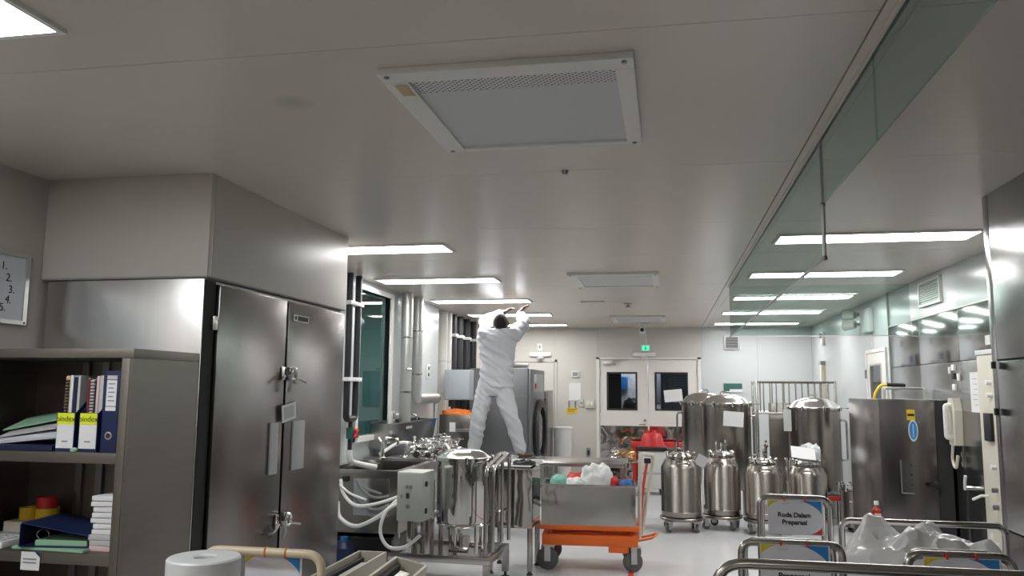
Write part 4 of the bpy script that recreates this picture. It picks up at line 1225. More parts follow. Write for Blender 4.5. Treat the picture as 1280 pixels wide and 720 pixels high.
for y0 in (-0.82, 0.808):
    MB().prism([(-0.105, 0.016), (0.044, 0.016), (0.083, 0.243), (-0.105, 0.243)], y0, y0 + 0.012, 'xz').build('end_plate', 'steel_frame', t)
box('maker_plate', 'paper_grey', t, (0.092, 0.0945, -0.30, -0.10, 0.17, 0.20))
MB().tube(fillet([(-0.10, 0.35, 0.30), (0.0, 0.35, 0.30), (0.0, 0.35, 0.20)], 0.03), 0.012, 8).build('tap', 'chrome', t)
for y0 in (-0.7, 0.67):
    box('bracket', 'steel_dark', t, (-0.118, 0.0, y0, y0 + 0.03, -0.05, -0.001))


def fitting_mesh(kind):
    mb = MB()
    if kind == 0:      # tee with ferrules
        mb.cyl((-0.055, 0, 0.022), (0.055, 0, 0.022), 0.016, n=10).cyl((0, 0, 0.022), (0, 0.055, 0.03), 0.016, n=10)
        for x in (-0.06, 0.05):
            mb.cyl((x, 0, 0.022), (x + 0.01, 0, 0.022), 0.022, n=12)
        mb.cyl((0, 0.05, 0.03), (0, 0.06, 0.031), 0.022, n=12)
    elif kind == 1:    # hinged clamp ring with wing nut
        mb.tube([(0.038 * math.cos(a), 0.038 * math.sin(a), 0.010) for a in [2 * PI * i / 14 for i in range(14)]], 0.010, 7, True)
        mb.cyl((0.038, 0, 0.01), (0.085, 0, 0.012), 0.006, n=8).box(0.07, 0.08, -0.022, 0.022, 0.004, 0.02)
    elif kind == 2:    # elbow
        mb.tube(fillet([(-0.06, 0, 0.022), (0, 0, 0.022), (0, 0.02, 0.085)], 0.03, 5), 0.016, 10).cyl((-0.07, 0, 0.022), (-0.06, 0, 0.022), 0.022, n=12)
        mb.cyl((0, 0.0185, 0.08), (0, 0.021, 0.09), 0.022, n=12)
    else:              # butterfly valve
        mb.cyl((0, -0.04, 0.03), (0, 0.04, 0.03), 0.03, n=14).cyl((0, 0, 0.03), (0, 0, 0.08), 0.009, n=8).box(-0.012, 0.09, -0.01, 0.01, 0.076, 0.088)
    return mb.mesh('pipe_fitting', 'chrome')


FIT = [fitting_mesh(k) for k in range(4)]
FLAB = ['chrome pipe tee lying in the heap on the bench', 'chrome clamp ring with wing nut in the heap on the bench', 'chrome pipe elbow lying in the heap on the bench', 'chrome butterfly valve lying in the heap on the bench']
fr2 = random.Random(3)
spots = []
for lay in range(3):
    for j in range(9 - lay):
        for i in range(3 - (lay > 1)):
            spots.append((-2.49 + i * 0.125 + lay * 0.03, 7.62 + (j + lay * 0.5) * 0.120, 0.8805 + lay * 0.05))
for k, (px_, py_, pz_) in enumerate(spots):
    kd = fr2.randrange(4)
    o = link('pipe_fitting', FIT[kd])
    o.location = (px_ + fr2.uniform(-0.012, 0.012), py_ + fr2.uniform(-0.012, 0.012), pz_)
    o.rotation_euler = (0, 0, fr2.uniform(0, 6.28))
    tag(o, FLAB[kd], 'pipe fitting', 'chrome fittings on the bench')
t = thing('shade_filler', 'added black box standing in for the shade under the sink cabinet', 'filler box', (-2.52, 6.95, 0))  # added black box, stands in for the dark shade below the sink
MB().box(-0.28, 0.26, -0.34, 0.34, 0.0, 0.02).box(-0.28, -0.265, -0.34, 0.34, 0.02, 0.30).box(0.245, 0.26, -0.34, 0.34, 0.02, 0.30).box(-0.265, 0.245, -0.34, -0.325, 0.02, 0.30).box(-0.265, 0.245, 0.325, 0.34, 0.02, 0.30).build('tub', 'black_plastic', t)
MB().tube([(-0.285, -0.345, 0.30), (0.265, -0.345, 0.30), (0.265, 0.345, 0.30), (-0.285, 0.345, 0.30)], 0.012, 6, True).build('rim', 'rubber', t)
t = thing('blue_canister', 'small blue canister on the floor beside the added dark filler box', 'canister', (-2.55, 6.30, 0))
MB().lathe([(0, 0), (0.08, 0), (0.085, 0.01), (0.085, 0.28), (0.05, 0.33), (0, 0.33)], 18).build('body', 'navy2', t)
MB().lathe([(0, 0.3305), (0.03, 0.3305), (0.03, 0.36), (0, 0.36)], 12).build('cap', 'sign_blue', t)
t = thing('bench_tap', 'bent chrome tap with lever at the corner of the sink cabinet', 'tap', (-2.66, 7.45, 0.8665))
MB().lathe([(0, 0), (0.03, 0), (0.03, 0.02), (0.018, 0.03), (0.018, 0.15), (0, 0.15)], 14).build('body', 'chrome', t)
MB().tube(fillet([(0, 0, 0.12), (0, 0, 0.20), (0.16, -0.02, 0.20), (0.16, -0.02, 0.14)], 0.04, 5), 0.013, 8).build('spout', 'chrome', t)
MB().cyl((0, 0, 0.15), (-0.05, 0.03, 0.20), 0.009, n=8).build('lever', 'chrome', t)
tag(MB().tube(spline([(-2.30, 8.05, 0.94), (-2.22, 8.0, 1.0), (-2.12, 7.9, 0.92), (-2.10, 7.7, 0.70), (-2.12, 7.62, 0.35), (-2.10, 7.6, 0.02)]), 0.014, 8).build('clear_hose', 'hose'), 'pale hose curving over the edge of the fittings bench', 'hose')
tag(MB().tube(spline([(-2.75, 7.62, 0.90), (-2.62, 7.78, 1.0), (-2.5, 7.9, 0.99), (-2.42, 8.1, 0.93)]), 0.016, 8).build('clear_hose', 'hose'), 'pale hose arching between the drain and the chrome fittings', 'hose')
tag(MB().cyl((-2.42, 8.62, 0.96), (-2.02, 8.98, 0.80), 0.02, n=10).build('steel_tube', 'alu'), 'straight grey tube leaning from the bench to the worktable', 'tube')

# ================================================================== WORKTABLE THE MAN STANDS ON
t = thing('work_table', 'long stainless worktable that the worker stands on', 'table', (-1.45, 9.25, 0))
box('top', 'steel_frame', t, (-0.98, 1.0, -0.40, 0.40, 0.715, 0.755), 0.004)
for x in (-0.95, 0.15, 0.95):
    for y in (-0.37, 0.34):
        box('leg', 'steel_frame', t, (x, x + 0.03, y, y + 0.03, 0.0, 0.715))
MB().box(-0.94, 0.97, 0.345, 0.365, 0.18, 0.21).build('stretcher', 'steel_frame', t)
tag(heap(0.13, 0.10, 0.09, 8.2, 0.3).build('dark_bag', 'steel_dark', None, loc=(-1.76, 9.02, 0.7553)), 'dark grey bag on the worktable by the worker\'s bare foot', 'bag')

# ================================================================== PERSON
def capsule(mb, p0, p1, r0, r1, n=14, k=4):
    p0, p1 = Vector(p0), Vector(p1)
    ax = p1 - p0
    L = ax.length
    ax.normalize()
    rows = []
    for i in range(k + 1):
        a = -PI / 2 + (PI / 2) * i / k
        rows.append((p0 + ax * (r0 * math.sin(a)), max(r0 * math.cos(a), 0.0004)))
    for i in range(k + 1):
        a = (PI / 2) * i / k
        rows.append((p1 + ax * (r1 * math.sin(a)), max(r1 * math.cos(a), 0.0004)))
    vs_ = []
    for c, r in rows:
        vs_ += mb.ring(c, ax, r, n)
    fs_ = []
    for i in range(len(rows) - 1):
        a, b = i * n, (i + 1) * n
        fs_ += [(a + j, a + (j + 1) % n, b + (j + 1) % n, b + j) for j in range(n)]
    fs_ += [tuple(range(n)), tuple(range((len(rows) - 1) * n, len(rows) * n))]
    mb.raw(vs_, fs_)


def chain(mb, pts, rads):
    for i in range(len(pts) - 1):
        capsule(mb, pts[i], pts[i + 1], rads[i], rads[i + 1])


def loft(mb, rows, n=20):
    vs_, fs_ = [], []
    for (c, rx, ry) in rows:
        vs_ += [(c[0] + rx * math.cos(2 * PI * j / n), c[1] + ry * math.sin(2 * PI * j / n), c[2]) for j in range(n)]
    for i in range(len(rows) - 1):
        a, b = i * n, (i + 1) * n
        fs_ += [(a + j, a + (j + 1) % n, b + (j + 1) % n, b + j) for j in range(n)]
    fs_ += [tuple(range(n)), tuple(range((len(rows) - 1) * n, len(rows) * n))]
    mb.raw(vs_, fs_)


def fuse(mb, name, material, parent, voxel, smooth=6, wr=0.0, wf=(8, 8, 8)):
    me = mb.mesh('tmp_fuse', material)
    o = bpy.data.objects.new('tmp_fuse', me)
    C.objects.link(o)
    md = o.modifiers.new('r', 'REMESH')
    md.mode = 'VOXEL'
    md.voxel_size = voxel
    md.adaptivity = 0
    s = o.modifiers.new('s', 'SMOOTH')
    s.factor = 0.5
    s.iterations = smooth
    dg = bpy.context.evaluated_depsgraph_get()
    out = bpy.data.meshes.new_from_object(o.evaluated_get(dg))
    bpy.data.objects.remove(o)
    out.name = name
    if wr > 0:
        ns = [v.normal.copy() for v in out.vertices]
        for v, nn in zip(out.vertices, ns):
            p = v.co
            q = Vector((p.x * wf[0], p.y * wf[1], p.z * wf[2]))
            # diagonal folds
            f1 = 1 - abs(noise.noise(q + Vector((p.z * 6, 0, p.x * 5)))) * 2.2
            f2 = noise.noise(q * 0.5 + Vector((5, 2, 1)))
            v.co = p + nn * (wr * (0.7 * f1 + 0.6 * f2 - 0.3))
    for p in out.polygons:
        p.use_smooth = True
    out.materials.clear()
    out.materials.append(M[material])
    return link(name, out, parent)


PX, PY, PZ = -1.95, 9.28, 0.7553
person = thing('person', 'person in a white work uniform standing on the worktable, reaching up to the ceiling light', 'person', (PX, PY, PZ))


def L(x, y, z):
    return (x - PX, y - PY, z - PZ)


hipL, hipR = L(-2.06, 9.30, 1.57), L(-1.88, 9.30, 1.57)
kneeL, kneeR = L(-2.145, 9.25, 1.20), L(-1.755, 9.25, 1.20)
ankL, ankR = L(-2.205, 9.32, 0.835), L(-1.665, 9.32, 0.835)
shL, shR = L(-2.10, 9.32, 2.165), L(-1.755, 9.32, 2.165)
elL, elR = L(-2.125, 9.50, 2.335), L(-1.655, 9.49, 2.325)
wrL, wrR = L(-1.925, 9.56, 2.455), L(-1.735, 9.55, 2.455)
neck, headc = L(-1.925, 9.32, 2.20), L(-1.905, 9.345, 2.315)

b = MB()
chain(b, [hipL, kneeL, ankL], [0.085, 0.058, 0.038])
chain(b, [hipR, kneeR, ankR], [0.085, 0.058, 0.038])
loft(b, [(L(-1.97, 9.30, 1.46), 0.12, 0.09), (L(-1.97, 9.30, 1.56), 0.165, 0.105), (L(-1.965, 9.30, 1.70), 0.145, 0.095), (L(-1.95, 9.30, 1.85), 0.155, 0.10), (L(-1.935, 9.31, 2.02), 0.175, 0.105), (L(-1.93, 9.32, 2.14), 0.15, 0.085), (L(-1.925, 9.32, 2.19), 0.08, 0.06)])
capsule(b, shL, shR, 0.065, 0.065)
chain(b, [shL, elL, wrL], [0.06, 0.045, 0.028])
chain(b, [shR, elR, wrR], [0.06, 0.045, 0.028])
capsule(b, neck, headc, 0.055, 0.055)
# head: cranium, jaw, nose, brow, ears, looking up and away (+y)
hx, hy, hz = headc
b.ell((hx, hy - 0.005, hz + 0.008), 0.084, 0.100, 0.098, 20, 12)
b.ell((hx, hy + 0.045, hz - 0.035), 0.055, 0.055, 0.065, 16, 10)
b.ell((hx, hy + 0.100, hz + 0.00), 0.013, 0.020, 0.024, 10, 8)
b.ell((hx, hy + 0.082, hz + 0.038), 0.052, 0.014, 0.012, 12, 8)
b.ell((hx, hy + 0.096, hz - 0.045), 0.026, 0.010, 0.011, 10, 6)
for s in (-1, 1):
    b.ell((hx + s * 0.086, hy + 0.005, hz - 0.005), 0.012, 0.020, 0.033, 10, 8)


def hand(b, wrist, direction, side, palm_n, curl, thumb_side):
    """palm + five jointed fingers; direction = along the hand, side = across the palm, palm_n = palm normal"""
    d_, s_, n_ = Vector(direction).normalized(), Vector(side).normalized(), Vector(palm_n).normalized()
    w_ = Vector(wrist)
    kn = w_ + d_ * 0.085
    for o_ in (-0.026, -0.009, 0.009, 0.026):
        capsule(b, w_ + s_ * o_ * 0.7, kn + s_ * o_, 0.017, 0.013)
    for o_, ln in ((-0.030, 0.062), (-0.010, 0.074), (0.010, 0.070), (0.030, 0.056)):
        p = kn + s_ * o_
        dd = d_.copy()
        r = 0.0095
        for seg, fr_ in enumerate((0.45, 0.32, 0.25)):
            dd = (dd + n_ * curl * (0.6 + 0.5 * seg)).normalized()
            q = p + dd * ln * fr_
            capsule(b, p, q, r, r * 0.92)
            p, r = q, r * 0.92
    p = w_ + d_ * 0.030 + s_ * (0.026 * thumb_side)
    dd = (d_ * 0.7 + s_ * thumb_side * 0.8 + n_ * 0.3).normalized()
    q = p + dd * 0.036
    capsule(b, p, q, 0.012, 0.0105)
    q2 = q + (dd + d_ * 0.6 + n_ * 0.2).normalized() * 0.030
    capsule(b, q, q2, 0.0105, 0.009)


wl_, wr_ = Vector(wrL), Vector(wrR)
hand(b, wl_, (0.75, -0.05, 0.45), (0.2, 1, 0), (0.35, 0, -0.8), 0.35, -1)
hand(b, wr_, (0.45, -0.05, 0.42), (0.1, 1, 0), (0.5, 0, -0.8), 0.25, -1)
# feet
for an, dx in ((ankL, -0.10), (ankR, 0.12)):
    ax_, ay_, az_ = an
    toe = Vector((ax_ + dx * 0.9, ay_ + 0.15, 0.024))
    capsule(b, (ax_, ay_, az_ - 0.01), (ax_, ay_ - 0.03, 0.034), 0.036, 0.030)
    capsule(b, (ax_, ay_ - 0.03, 0.033), toe, 0.030, 0.022)
    capsule(b, (ax_, ay_, 0.055), toe, 0.034, 0.022)
    sd = Vector((toe.y - ay_, -(toe.x - ax_), 0)).normalized()
    fd = Vector((toe.x - ax_, toe.y - ay_, 0)).normalized()
    for k in range(5):
        o_ = (k - 2) * 0.0155
        p = toe + sd * o_ - fd * 0.012
        capsule(b, p, p + fd * (0.045 - 0.004 * abs(k - 1)), 0.011, 0.010)
body = fuse(b, 'body', 'skin', person, 0.0065, 3)

# hair cap, eyes
h_ = MB()
h_.ell((hx, hy - 0.022, hz + 0.012), 0.090, 0.094, 0.100, 20, 12)
h_.ell((hx, hy - 0.055, hz - 0.045), 0.065, 0.040, 0.045, 14, 8)
hair = fuse(h_, 'hair', 'hair', person, 0.008, 3)
for s in (-1, 1):
    MB().ell((hx + s * 0.030, hy + 0.085, hz + 0.012), 0.012, 0.010, 0.009, 10, 8).build('eye', 'eye_white', person)
# trousers
tr = MB()
loft(tr, [(L(-1.97, 9.295, 1.46), 0.15, 0.115), (L(-1.97, 9.295, 1.54), 0.195, 0.135), (L(-1.968, 9.295, 1.64), 0.185, 0.130), (L(-1.965, 9.295, 1.72), 0.165, 0.12)])
chain(tr, [hipL, kneeL, (ankL[0], ankL[1] - 0.005, ankL[2] + 0.03)], [0.118, 0.090, 0.076])
chain(tr, [hipR, kneeR, (ankR[0], ankR[1] - 0.005, ankR[2] + 0.03)], [0.118, 0.090, 0.076])
trousers = fuse(tr, 'trousers', 'uniform', person, 0.010, 3, 0.019, (6, 6, 8))
# shirt
s_ = MB()
loft(s_, [(L(-1.945, 9.295, 1.56), 0.205, 0.145), (L(-1.945, 9.295, 1.62), 0.200, 0.142), (L(-1.945, 9.295, 1.75), 0.190, 0.135), (L(-1.94, 9.30, 1.90), 0.200, 0.135), (L(-1.935, 9.31, 2.04), 0.215, 0.135), (L(-1.93, 9.32, 2.15), 0.20, 0.115), (L(-1.928, 9.32, 2.205), 0.11, 0.08)])
capsule(s_, shL, shR, 0.088, 0.088)
chain(s_, [shL, elL, (wrL[0] - 0.03, wrL[1], wrL[2] - 0.012)], [0.092, 0.078, 0.050])
chain(s_, [shR, elR, (wrR[0] + 0.02, wrR[1], wrR[2] - 0.03)], [0.092, 0.078, 0.048])
shirt = fuse(s_, 'shirt', 'uniform', person, 0.010, 2, 0.028, (6, 6, 11))
MB().tube([tuple(Vector(wrL) + Vector((0.02, 0, 0.012)) + Vector((-0.3 * math.sin(a), 0.9 * math.cos(a), 0.75 * math.sin(a))) * 0.032) for a in [2 * PI * i / 14 for i in range(14)]], 0.009, 7, True).build('wristband', 'navy2', person)

# ================================================================== PROCESS SKID WITH JACKETED TANK
t = thing('process_skid', 'stainless skid with a lidded mixing tank and grey control box', 'process skid', (-1.72, 6.52, 0), -0.05)
# frame
for x0, x1, y0, y1 in ((-0.42, 0.40, -0.32, -0.27), (-0.42, 0.40, 0.27, 0.32), (-0.42, -0.37, -0.27, 0.27), (0.35, 0.40, -0.27, 0.27)):
    box('frame_rail', 'steel_frame', t, (x0, x1, y0, y1, 0.215, 0.27), 0.004)
box('deck', 'steel_frame', t, (-0.37, 0.35, -0.27, 0.27, 0.235, 0.245))
for x in (-0.42, 0.35):
    for y in (-0.32, 0.27):
        lg = box('leg', 'steel_frame', t, (x, x + 0.05, y, y + 0.05, 0.05, 0.214))
        MB().lathe([(0, 0), (0.035, 0), (0.035, 0.012), (0.012, 0.02), (0.012, 0.0495), (0, 0.0495)], 12, c=(x + 0.025, y + 0.025, 0)).build('foot', 'rubber', lg)
for x in (-0.27, -0.12):
    box('upright', 'steel_frame', t, (x, x + 0.04, -0.31, -0.27, 0.271, 0.5445), 0.003)
# tank
R = 0.215
MB().lathe([(0, 0.43), (0.06, 0.432), (0.15, 0.455), (R - 0.01, 0.485), (R, 0.51), (R, 0.965), (R + 0.012, 0.97), (R + 0.012, 0.985), (0, 0.985)], 40, c=(0.10, -0.02, 0)).build('tank_body', 'steel_polished', t)
ld = MB().lathe([(R + 0.012, 0.9855), (R + 0.012, 0.997), (R - 0.005, 1.0), (0.17, 1.03), (0.13, 1.052), (0.10, 1.058), (0.05, 1.060), (0, 1.061)], 40, c=(0.10, -0.02, 0)).build('tank_lid', 'steel_lid', t)
for a in (0.3, 1.9, 3.5, 5.1):
    cx, cy = 0.10 + (R + 0.02) * math.cos(a), -0.02 + (R + 0.02) * math.sin(a)
    MB().box(cx - 0.012, cx + 0.012, cy - 0.012, cy + 0.012, 0.955, 1.01, 0.004).build('lid_clamp', 'chrome', t)
for a in (0.5, 2.6, 4.6):
    cx, cy = 0.10 + 0.15 * math.cos(a), -0.02 + 0.15 * math.sin(a)
    MB().cyl((cx, cy, 0.46), (cx, cy, 0.246), 0.016, n=10).build('tank_leg', 'chrome', t)
MB().tube([(0.10 + 0.208 * math.cos(a), -0.02 + 0.208 * math.sin(a), 0.478) for a in [2 * PI * i / 28 for i in range(28)]], 0.009, 6, True).build('jacket_ring', 'chrome', t)
MB().cyl((0.11, -0.10, 0.43), (0.11, -0.10, 0.36), 0.02).tube(fillet([(0.11, -0.10, 0.38), (0.11, -0.10, 0.32), (0.30, -0.15, 0.32)], 0.03), 0.018, 10).build('outlet', 'chrome', t)
MB().cyl((0.16, -0.18, 0.32), (0.16, -0.18, 0.40), 0.045, n=14).build('pump', 'steel_frame', t)
MB().cyl((0.28, -0.26, 0.29), (0.28, -0.26, 0.50), 0.016, n=10).build('drain_tube', 'chrome', t)
MB().cyl((0.20, -0.22, 0.30), (0.05, -0.22, 0.30), 0.02, n=10).build('pump_line', 'chrome', t)
# hoop handles to the right
for x, y0, y1 in ((0.36, -0.29, 0.22), (0.40, -0.22, 0.30)):
    MB().tube(fillet([(x, y0, 0.30), (x, y0, 0.93), (x, y1, 1.02), (x, y1, 0.30)], 0.08, 6), 0.015, 10).build('hoop_handle', 'steel_frame', t)
MB().tube(fillet([(0.24, 0.1, 0.28), (0.24, 0.15, 0.86), (0.34, 0.15, 0.92)], 0.05, 4), 0.018, 10).build('riser_line', 'steel_frame', t)
for x in (-0.30, -0.24, -0.17, -0.10):
    MB().cyl((x, 0.05 + x * 0.3, 0.246), (x, 0.05 + x * 0.3, 0.80), 0.02, n=10).build('process_line', 'steel_satin', t)
for x, z in ((-0.30, 0.45), (-0.17, 0.52), (-0.24, 0.36)):
    MB().cyl((x, -0.10, z), (x, 0.10, z), 0.03, n=12).build('valve_body', 'steel_dark', t)
# control box
BX = 0.115
cb = box('control_box', 'box_grey', t, (BX - 0.40, BX - 0.185, -0.50, -0.25, 0.545, 0.91), 0.008)
box('box_door', 'box_grey', cb, (BX - 0.395, BX - 0.19, -0.508, -0.5005, 0.55, 0.905), 0.006)
for x, z, s_i in ((BX - 0.315, 0.80, 0.012), (BX - 0.285, 0.80, 0.012)):
    box('indicator', 'ink_grey', cb, (x - s_i, x + s_i, -0.512, -0.5085, z - s_i, z + s_i))
box('rotary_switch', 'black_plastic', cb, (BX - 0.318, BX - 0.295, -0.525, -0.5085, 0.715, 0.755), 0.004)
MB().cyl((BX - 0.305, -0.5085, 0.655), (BX - 0.305, -0.518, 0.655), 0.016).build('push_button', 'ink_grey', cb)
box('key_slot', 'ink_grey', cb, (BX - 0.365, BX - 0.352, -0.511, -0.5085, 0.715, 0.74))
for z in (0.62, 0.82):
    box('box_hinge', 'black_plastic', cb, (BX - 0.1848, BX - 0.176, -0.47, -0.43, z - 0.02, z + 0.02), 0.003)
# hoses from the skid
for k, (pts, rr, lab) in enumerate((
        ([(-2.62, 6.36, 0.80), (-2.58, 6.32, 0.70), (-2.45, 6.26, 0.615), (-2.25, 6.22, 0.64), (-2.02, 6.27, 0.72)], 0.014, 'white hose sagging from the sink edge to the control box'),
        ([(-2.64, 6.36, 0.62), (-2.58, 6.28, 0.51), (-2.42, 6.22, 0.46), (-2.22, 6.18, 0.55), (-2.07, 6.22, 0.68), (-2.0, 6.30, 0.715)], 0.016, 'white hose with the deepest sag in front of the sink'),
        ([(-2.05, 6.22, 0.66), (-2.14, 6.12, 0.60), (-2.17, 6.08, 0.45), (-2.10, 6.08, 0.34), (-1.98, 6.12, 0.34), (-1.88, 6.18, 0.42)], 0.014, 'white hose looping below the grey control box'),
        ([(-2.62, 6.34, 0.76), (-2.5, 6.28, 0.70), (-2.36, 6.26, 0.66)], 0.010, 'thin white hose crossing the sink front plate'))):
    tag(MB().tube(spline(pts), rr, 8).build('white_hose', 'hose'), lab, 'hose')

# polished tote on legs
t = thing('steel_tote', 'polished stainless open tote on legs between the skid and lift cart', 'tote', (-1.315, 7.11, 0))
MB().box(-0.19, 0.19, -0.22, -0.21, 0.38, 0.865).box(-0.19, 0.19, 0.21, 0.22, 0.38, 0.865).box(-0.19, -0.18, -0.21, 0.21, 0.38, 0.865).box(0.18, 0.19, -0.21, 0.21, 0.38, 0.865).box(-0.18, 0.18, -0.21, 0.21, 0.38, 0.39).build('tub', 'steel_polished', t)
MB().tube([(-0.19, -0.22, 0.87), (0.19, -0.22, 0.87), (0.19, 0.22, 0.87), (-0.19, 0.22, 0.87)], 0.008, 6, True).build('rim', 'steel_frame', t)
for x in (-0.19, 0.15):
    for y in (-0.22, 0.18):
        lg = box('leg', 'steel_frame', t, (x, x + 0.04, y, y + 0.04, 0.03, 0.379), 0.003)
        MB().lathe([(0, 0), (0.026, 0), (0.026, 0.01), (0.012, 0.0295), (0, 0.0295)], 12, c=(x + 0.02, y + 0.02, 0)).build('foot', 'rubber', lg)
tag(MB().box(-0.17, 0.16, -0.15, 0.15, 0, 0.012, 0.003).build('white_tray', 'paper', None, loc=(-1.315, 7.11, 0.8785)), 'flat white tray lid lying on the polished tote', 'lid')
tag(heap(0.10, 0.05, 0.045, 4.4, 0.4, 4).build('black_gloves', 'black_plastic', None, loc=(-1.225, 7.05, 0.891)), 'black rubber glove dropped on the white tray lid', 'glove')
tag(MB().box(-0.14, 0.14, -0.02, 0.02, 0, 0.035, 0.004).build('white_carton', 'paper', None, loc=(-1.22, 7.2, 0.891)), 'slim white carton lying behind the black glove', 'carton')

# ================================================================== LIFT CART
def caster(parent, x, y, r=0.09, w_=0.045, top=0.21, wm='rubber_grey', fm='alu', rz=0.0):
    c = MB().box(-0.05, 0.05, -0.04, 0.04, top - 0.012, top, 0.003).box(-0.04, 0.012, -w_ / 2 - 0.012, -w_ / 2 - 0.004, r * 0.8, top - 0.012).box(-0.04, 0.012, w_ / 2 + 0.004, w_ / 2 + 0.012, r * 0.8, top - 0.012)
    c.cyl((-0.015, -w_ / 2 - 0.014, r), (-0.015, w_ / 2 + 0.014, r), 0.012, n=10)
    c.xf(Matrix.Translation((x, y, 0)) @ Matrix.Rotation(rz, 4, 'Z'))
    co = c.build('caster', fm, parent)
    wv = MB().lathe([(0.013, -w_ / 2), (r * 0.85, -w_ / 2), (r, -w_ / 2 + 0.008), (r, w_ / 2 - 0.008), (r * 0.85, w_ / 2), (0.013, w_ / 2), (0.013, -w_ / 2)], 24, axis='y')
    wv.xf(Matrix.Translation((x, y, 0)) @ Matrix.Rotation(rz, 4, 'Z') @ Matrix.Translation((-0.015, 0, r)))
    wv.build('wheel', wm, co)
    return co


t = thing('lift_cart', 'orange scissor lift cart with cream handle and grey wheels', 'cart', (-0.69, 7.40, 0), 0.06)
box('platform', 'orange', t, (-0.43, 0.43, -0.27, 0.27, 0.345, 0.385), 0.006)
MB().box(-0.40, 0.42, -0.27, -0.21, 0.215, 0.305, 0.004).box(-0.40, 0.42, 0.21, 0.27, 0.215, 0.305, 0.004).box(-0.40, -0.34, -0.21, 0.21, 0.215, 0.305).box(0.36, 0.42, -0.21, 0.21, 0.215, 0.305).build('base_frame', 'orange', t)
for y in (-0.17, 0.17):
    MB().prism([(-0.36, 0.305), (-0.30, 0.305), (0.32, 0.344), (0.26, 0.344)], y - 0.02, y + 0.02).build('scissor_arm', 'red_tape', t)
    MB().prism([(0.36, 0.305), (0.30, 0.305), (-0.32, 0.344), (-0.26, 0.344)], y - 0.05, y - 0.025).build('scissor_arm', 'red_tape', t)
box('pump_block', 'orange', t, (0.17, 0.34, -0.268, -0.10, 0.165, 0.2145), 0.004)
caster(t, -0.34, -0.22, 0.095, 0.045, 0.2145)
caster(t, -0.34, 0.22, 0.095, 0.045, 0.2145)
caster(t, 0.39, -0.20, 0.085, 0.045, 0.2145, rz=0.3)
caster(t, 0.39, 0.22, 0.085, 0.045, 0.2145, rz=0.3)
MB().tube(fillet([(0.435, -0.14, 0.27), (0.450, -0.14, 0.99), (0.575, 0.04, 0.965), (0.455, 0.04, 0.27)], 0.05, 6), 0.018, 10).build('push_handle', 'cream_tray', t)
MB().tube([(0.440, -0.06, 0.27), (0.475, -0.05, 0.70), (0.515, -0.04, 0.93)], 0.012, 8).build('release_rod', 'red_tape', t)
box('grip', 'black_plastic', t, (0.485, 0.545, -0.07, -0.01, 0.90, 0.945), 0.01)
MB().tube(fillet([(0.421, -0.10, 0.24), (0.55, -0.10, 0.27), (0.60, -0.02, 0.30), (0.55, 0.04, 0.27), (0.421, 0.04, 0.24)], 0.04, 5), 0.010, 8).build('foot_pedal', 'orange', t)
t = thing('polished_tub', 'mirror polished stainless tub riding on the orange lift cart', 'tub', (-0.695, 7.38, 0.3855), 0.06)
MB().box(-0.40, 0.41, -0.24, -0.232, 0, 0.33).box(-0.40, 0.41, 0.212, 0.22, 0, 0.33).box(-0.40, -0.392, -0.232, 0.212, 0, 0.33).box(0.402, 0.41, -0.232, 0.212, 0, 0.33).box(-0.392, 0.402, -0.232, 0.212, 0, 0.008).build('shell', 'steel_polished', t)
MB().tube([(-0.40, -0.24, 0.335), (0.41, -0.24, 0.335), (0.41, 0.22, 0.335), (-0.40, 0.22, 0.335)], 0.008, 6, True).build('rim', 'steel_frame', t)
box('false_floor', 'steel_frame', t, (-0.391, 0.401, -0.231, 0.211, 0.29, 0.30))
TZ = 0.3855 + 0.3004
for (nm, mm, x, y, rx, ry, h, lab, sd) in (
        ('cloth_heap', 'white_cloth', -0.62, 7.36, 0.135, 0.12, 0.19, 'big crumpled white cloth heaped in the polished tub', 1.0),
        ('cloth_heap', 'white_cloth', -0.80, 7.30, 0.09, 0.09, 0.08, 'low folded white cloth between the teal and the big white heap', 2.0),
        ('cloth_heap', 'teal_cloth', -0.95, 7.30, 0.075, 0.08, 0.10, 'teal cloth crumpled in the polished tub', 3.0),
        ('cloth_heap', 'red', -0.80, 7.49, 0.10, 0.06, 0.10, 'red cloth lying behind the white cloths in the tub', 4.0),
        ('cloth_heap', 'red', -0.465, 7.36, 0.04, 0.06, 0.09, 'small red crumpled wrapper beside the big white heap', 5.0),
        ('cloth_heap', 'blue_cloth', -0.365, 7.33, 0.055, 0.06, 0.07, 'dark blue cloth in the corner of the polished tub', 6.0)):
    tag(crumple(heap(rx, ry, h, sd, 0.25, 3, 40, 18), 0.012, 14.0, 0.005, 30.0).build(nm, mm, None, 0.9, loc=(x, y, TZ)), lab, 'cloth')
tag(MB().box(-0.022, 0.022, -0.9, 0.9, 0, 0.002).build('floor_tape', 'red_tape', None, loc=(-0.315, 6.35, 0.0002)), 'strip of red marking tape on the floor by the lift cart wheel', 'tape')

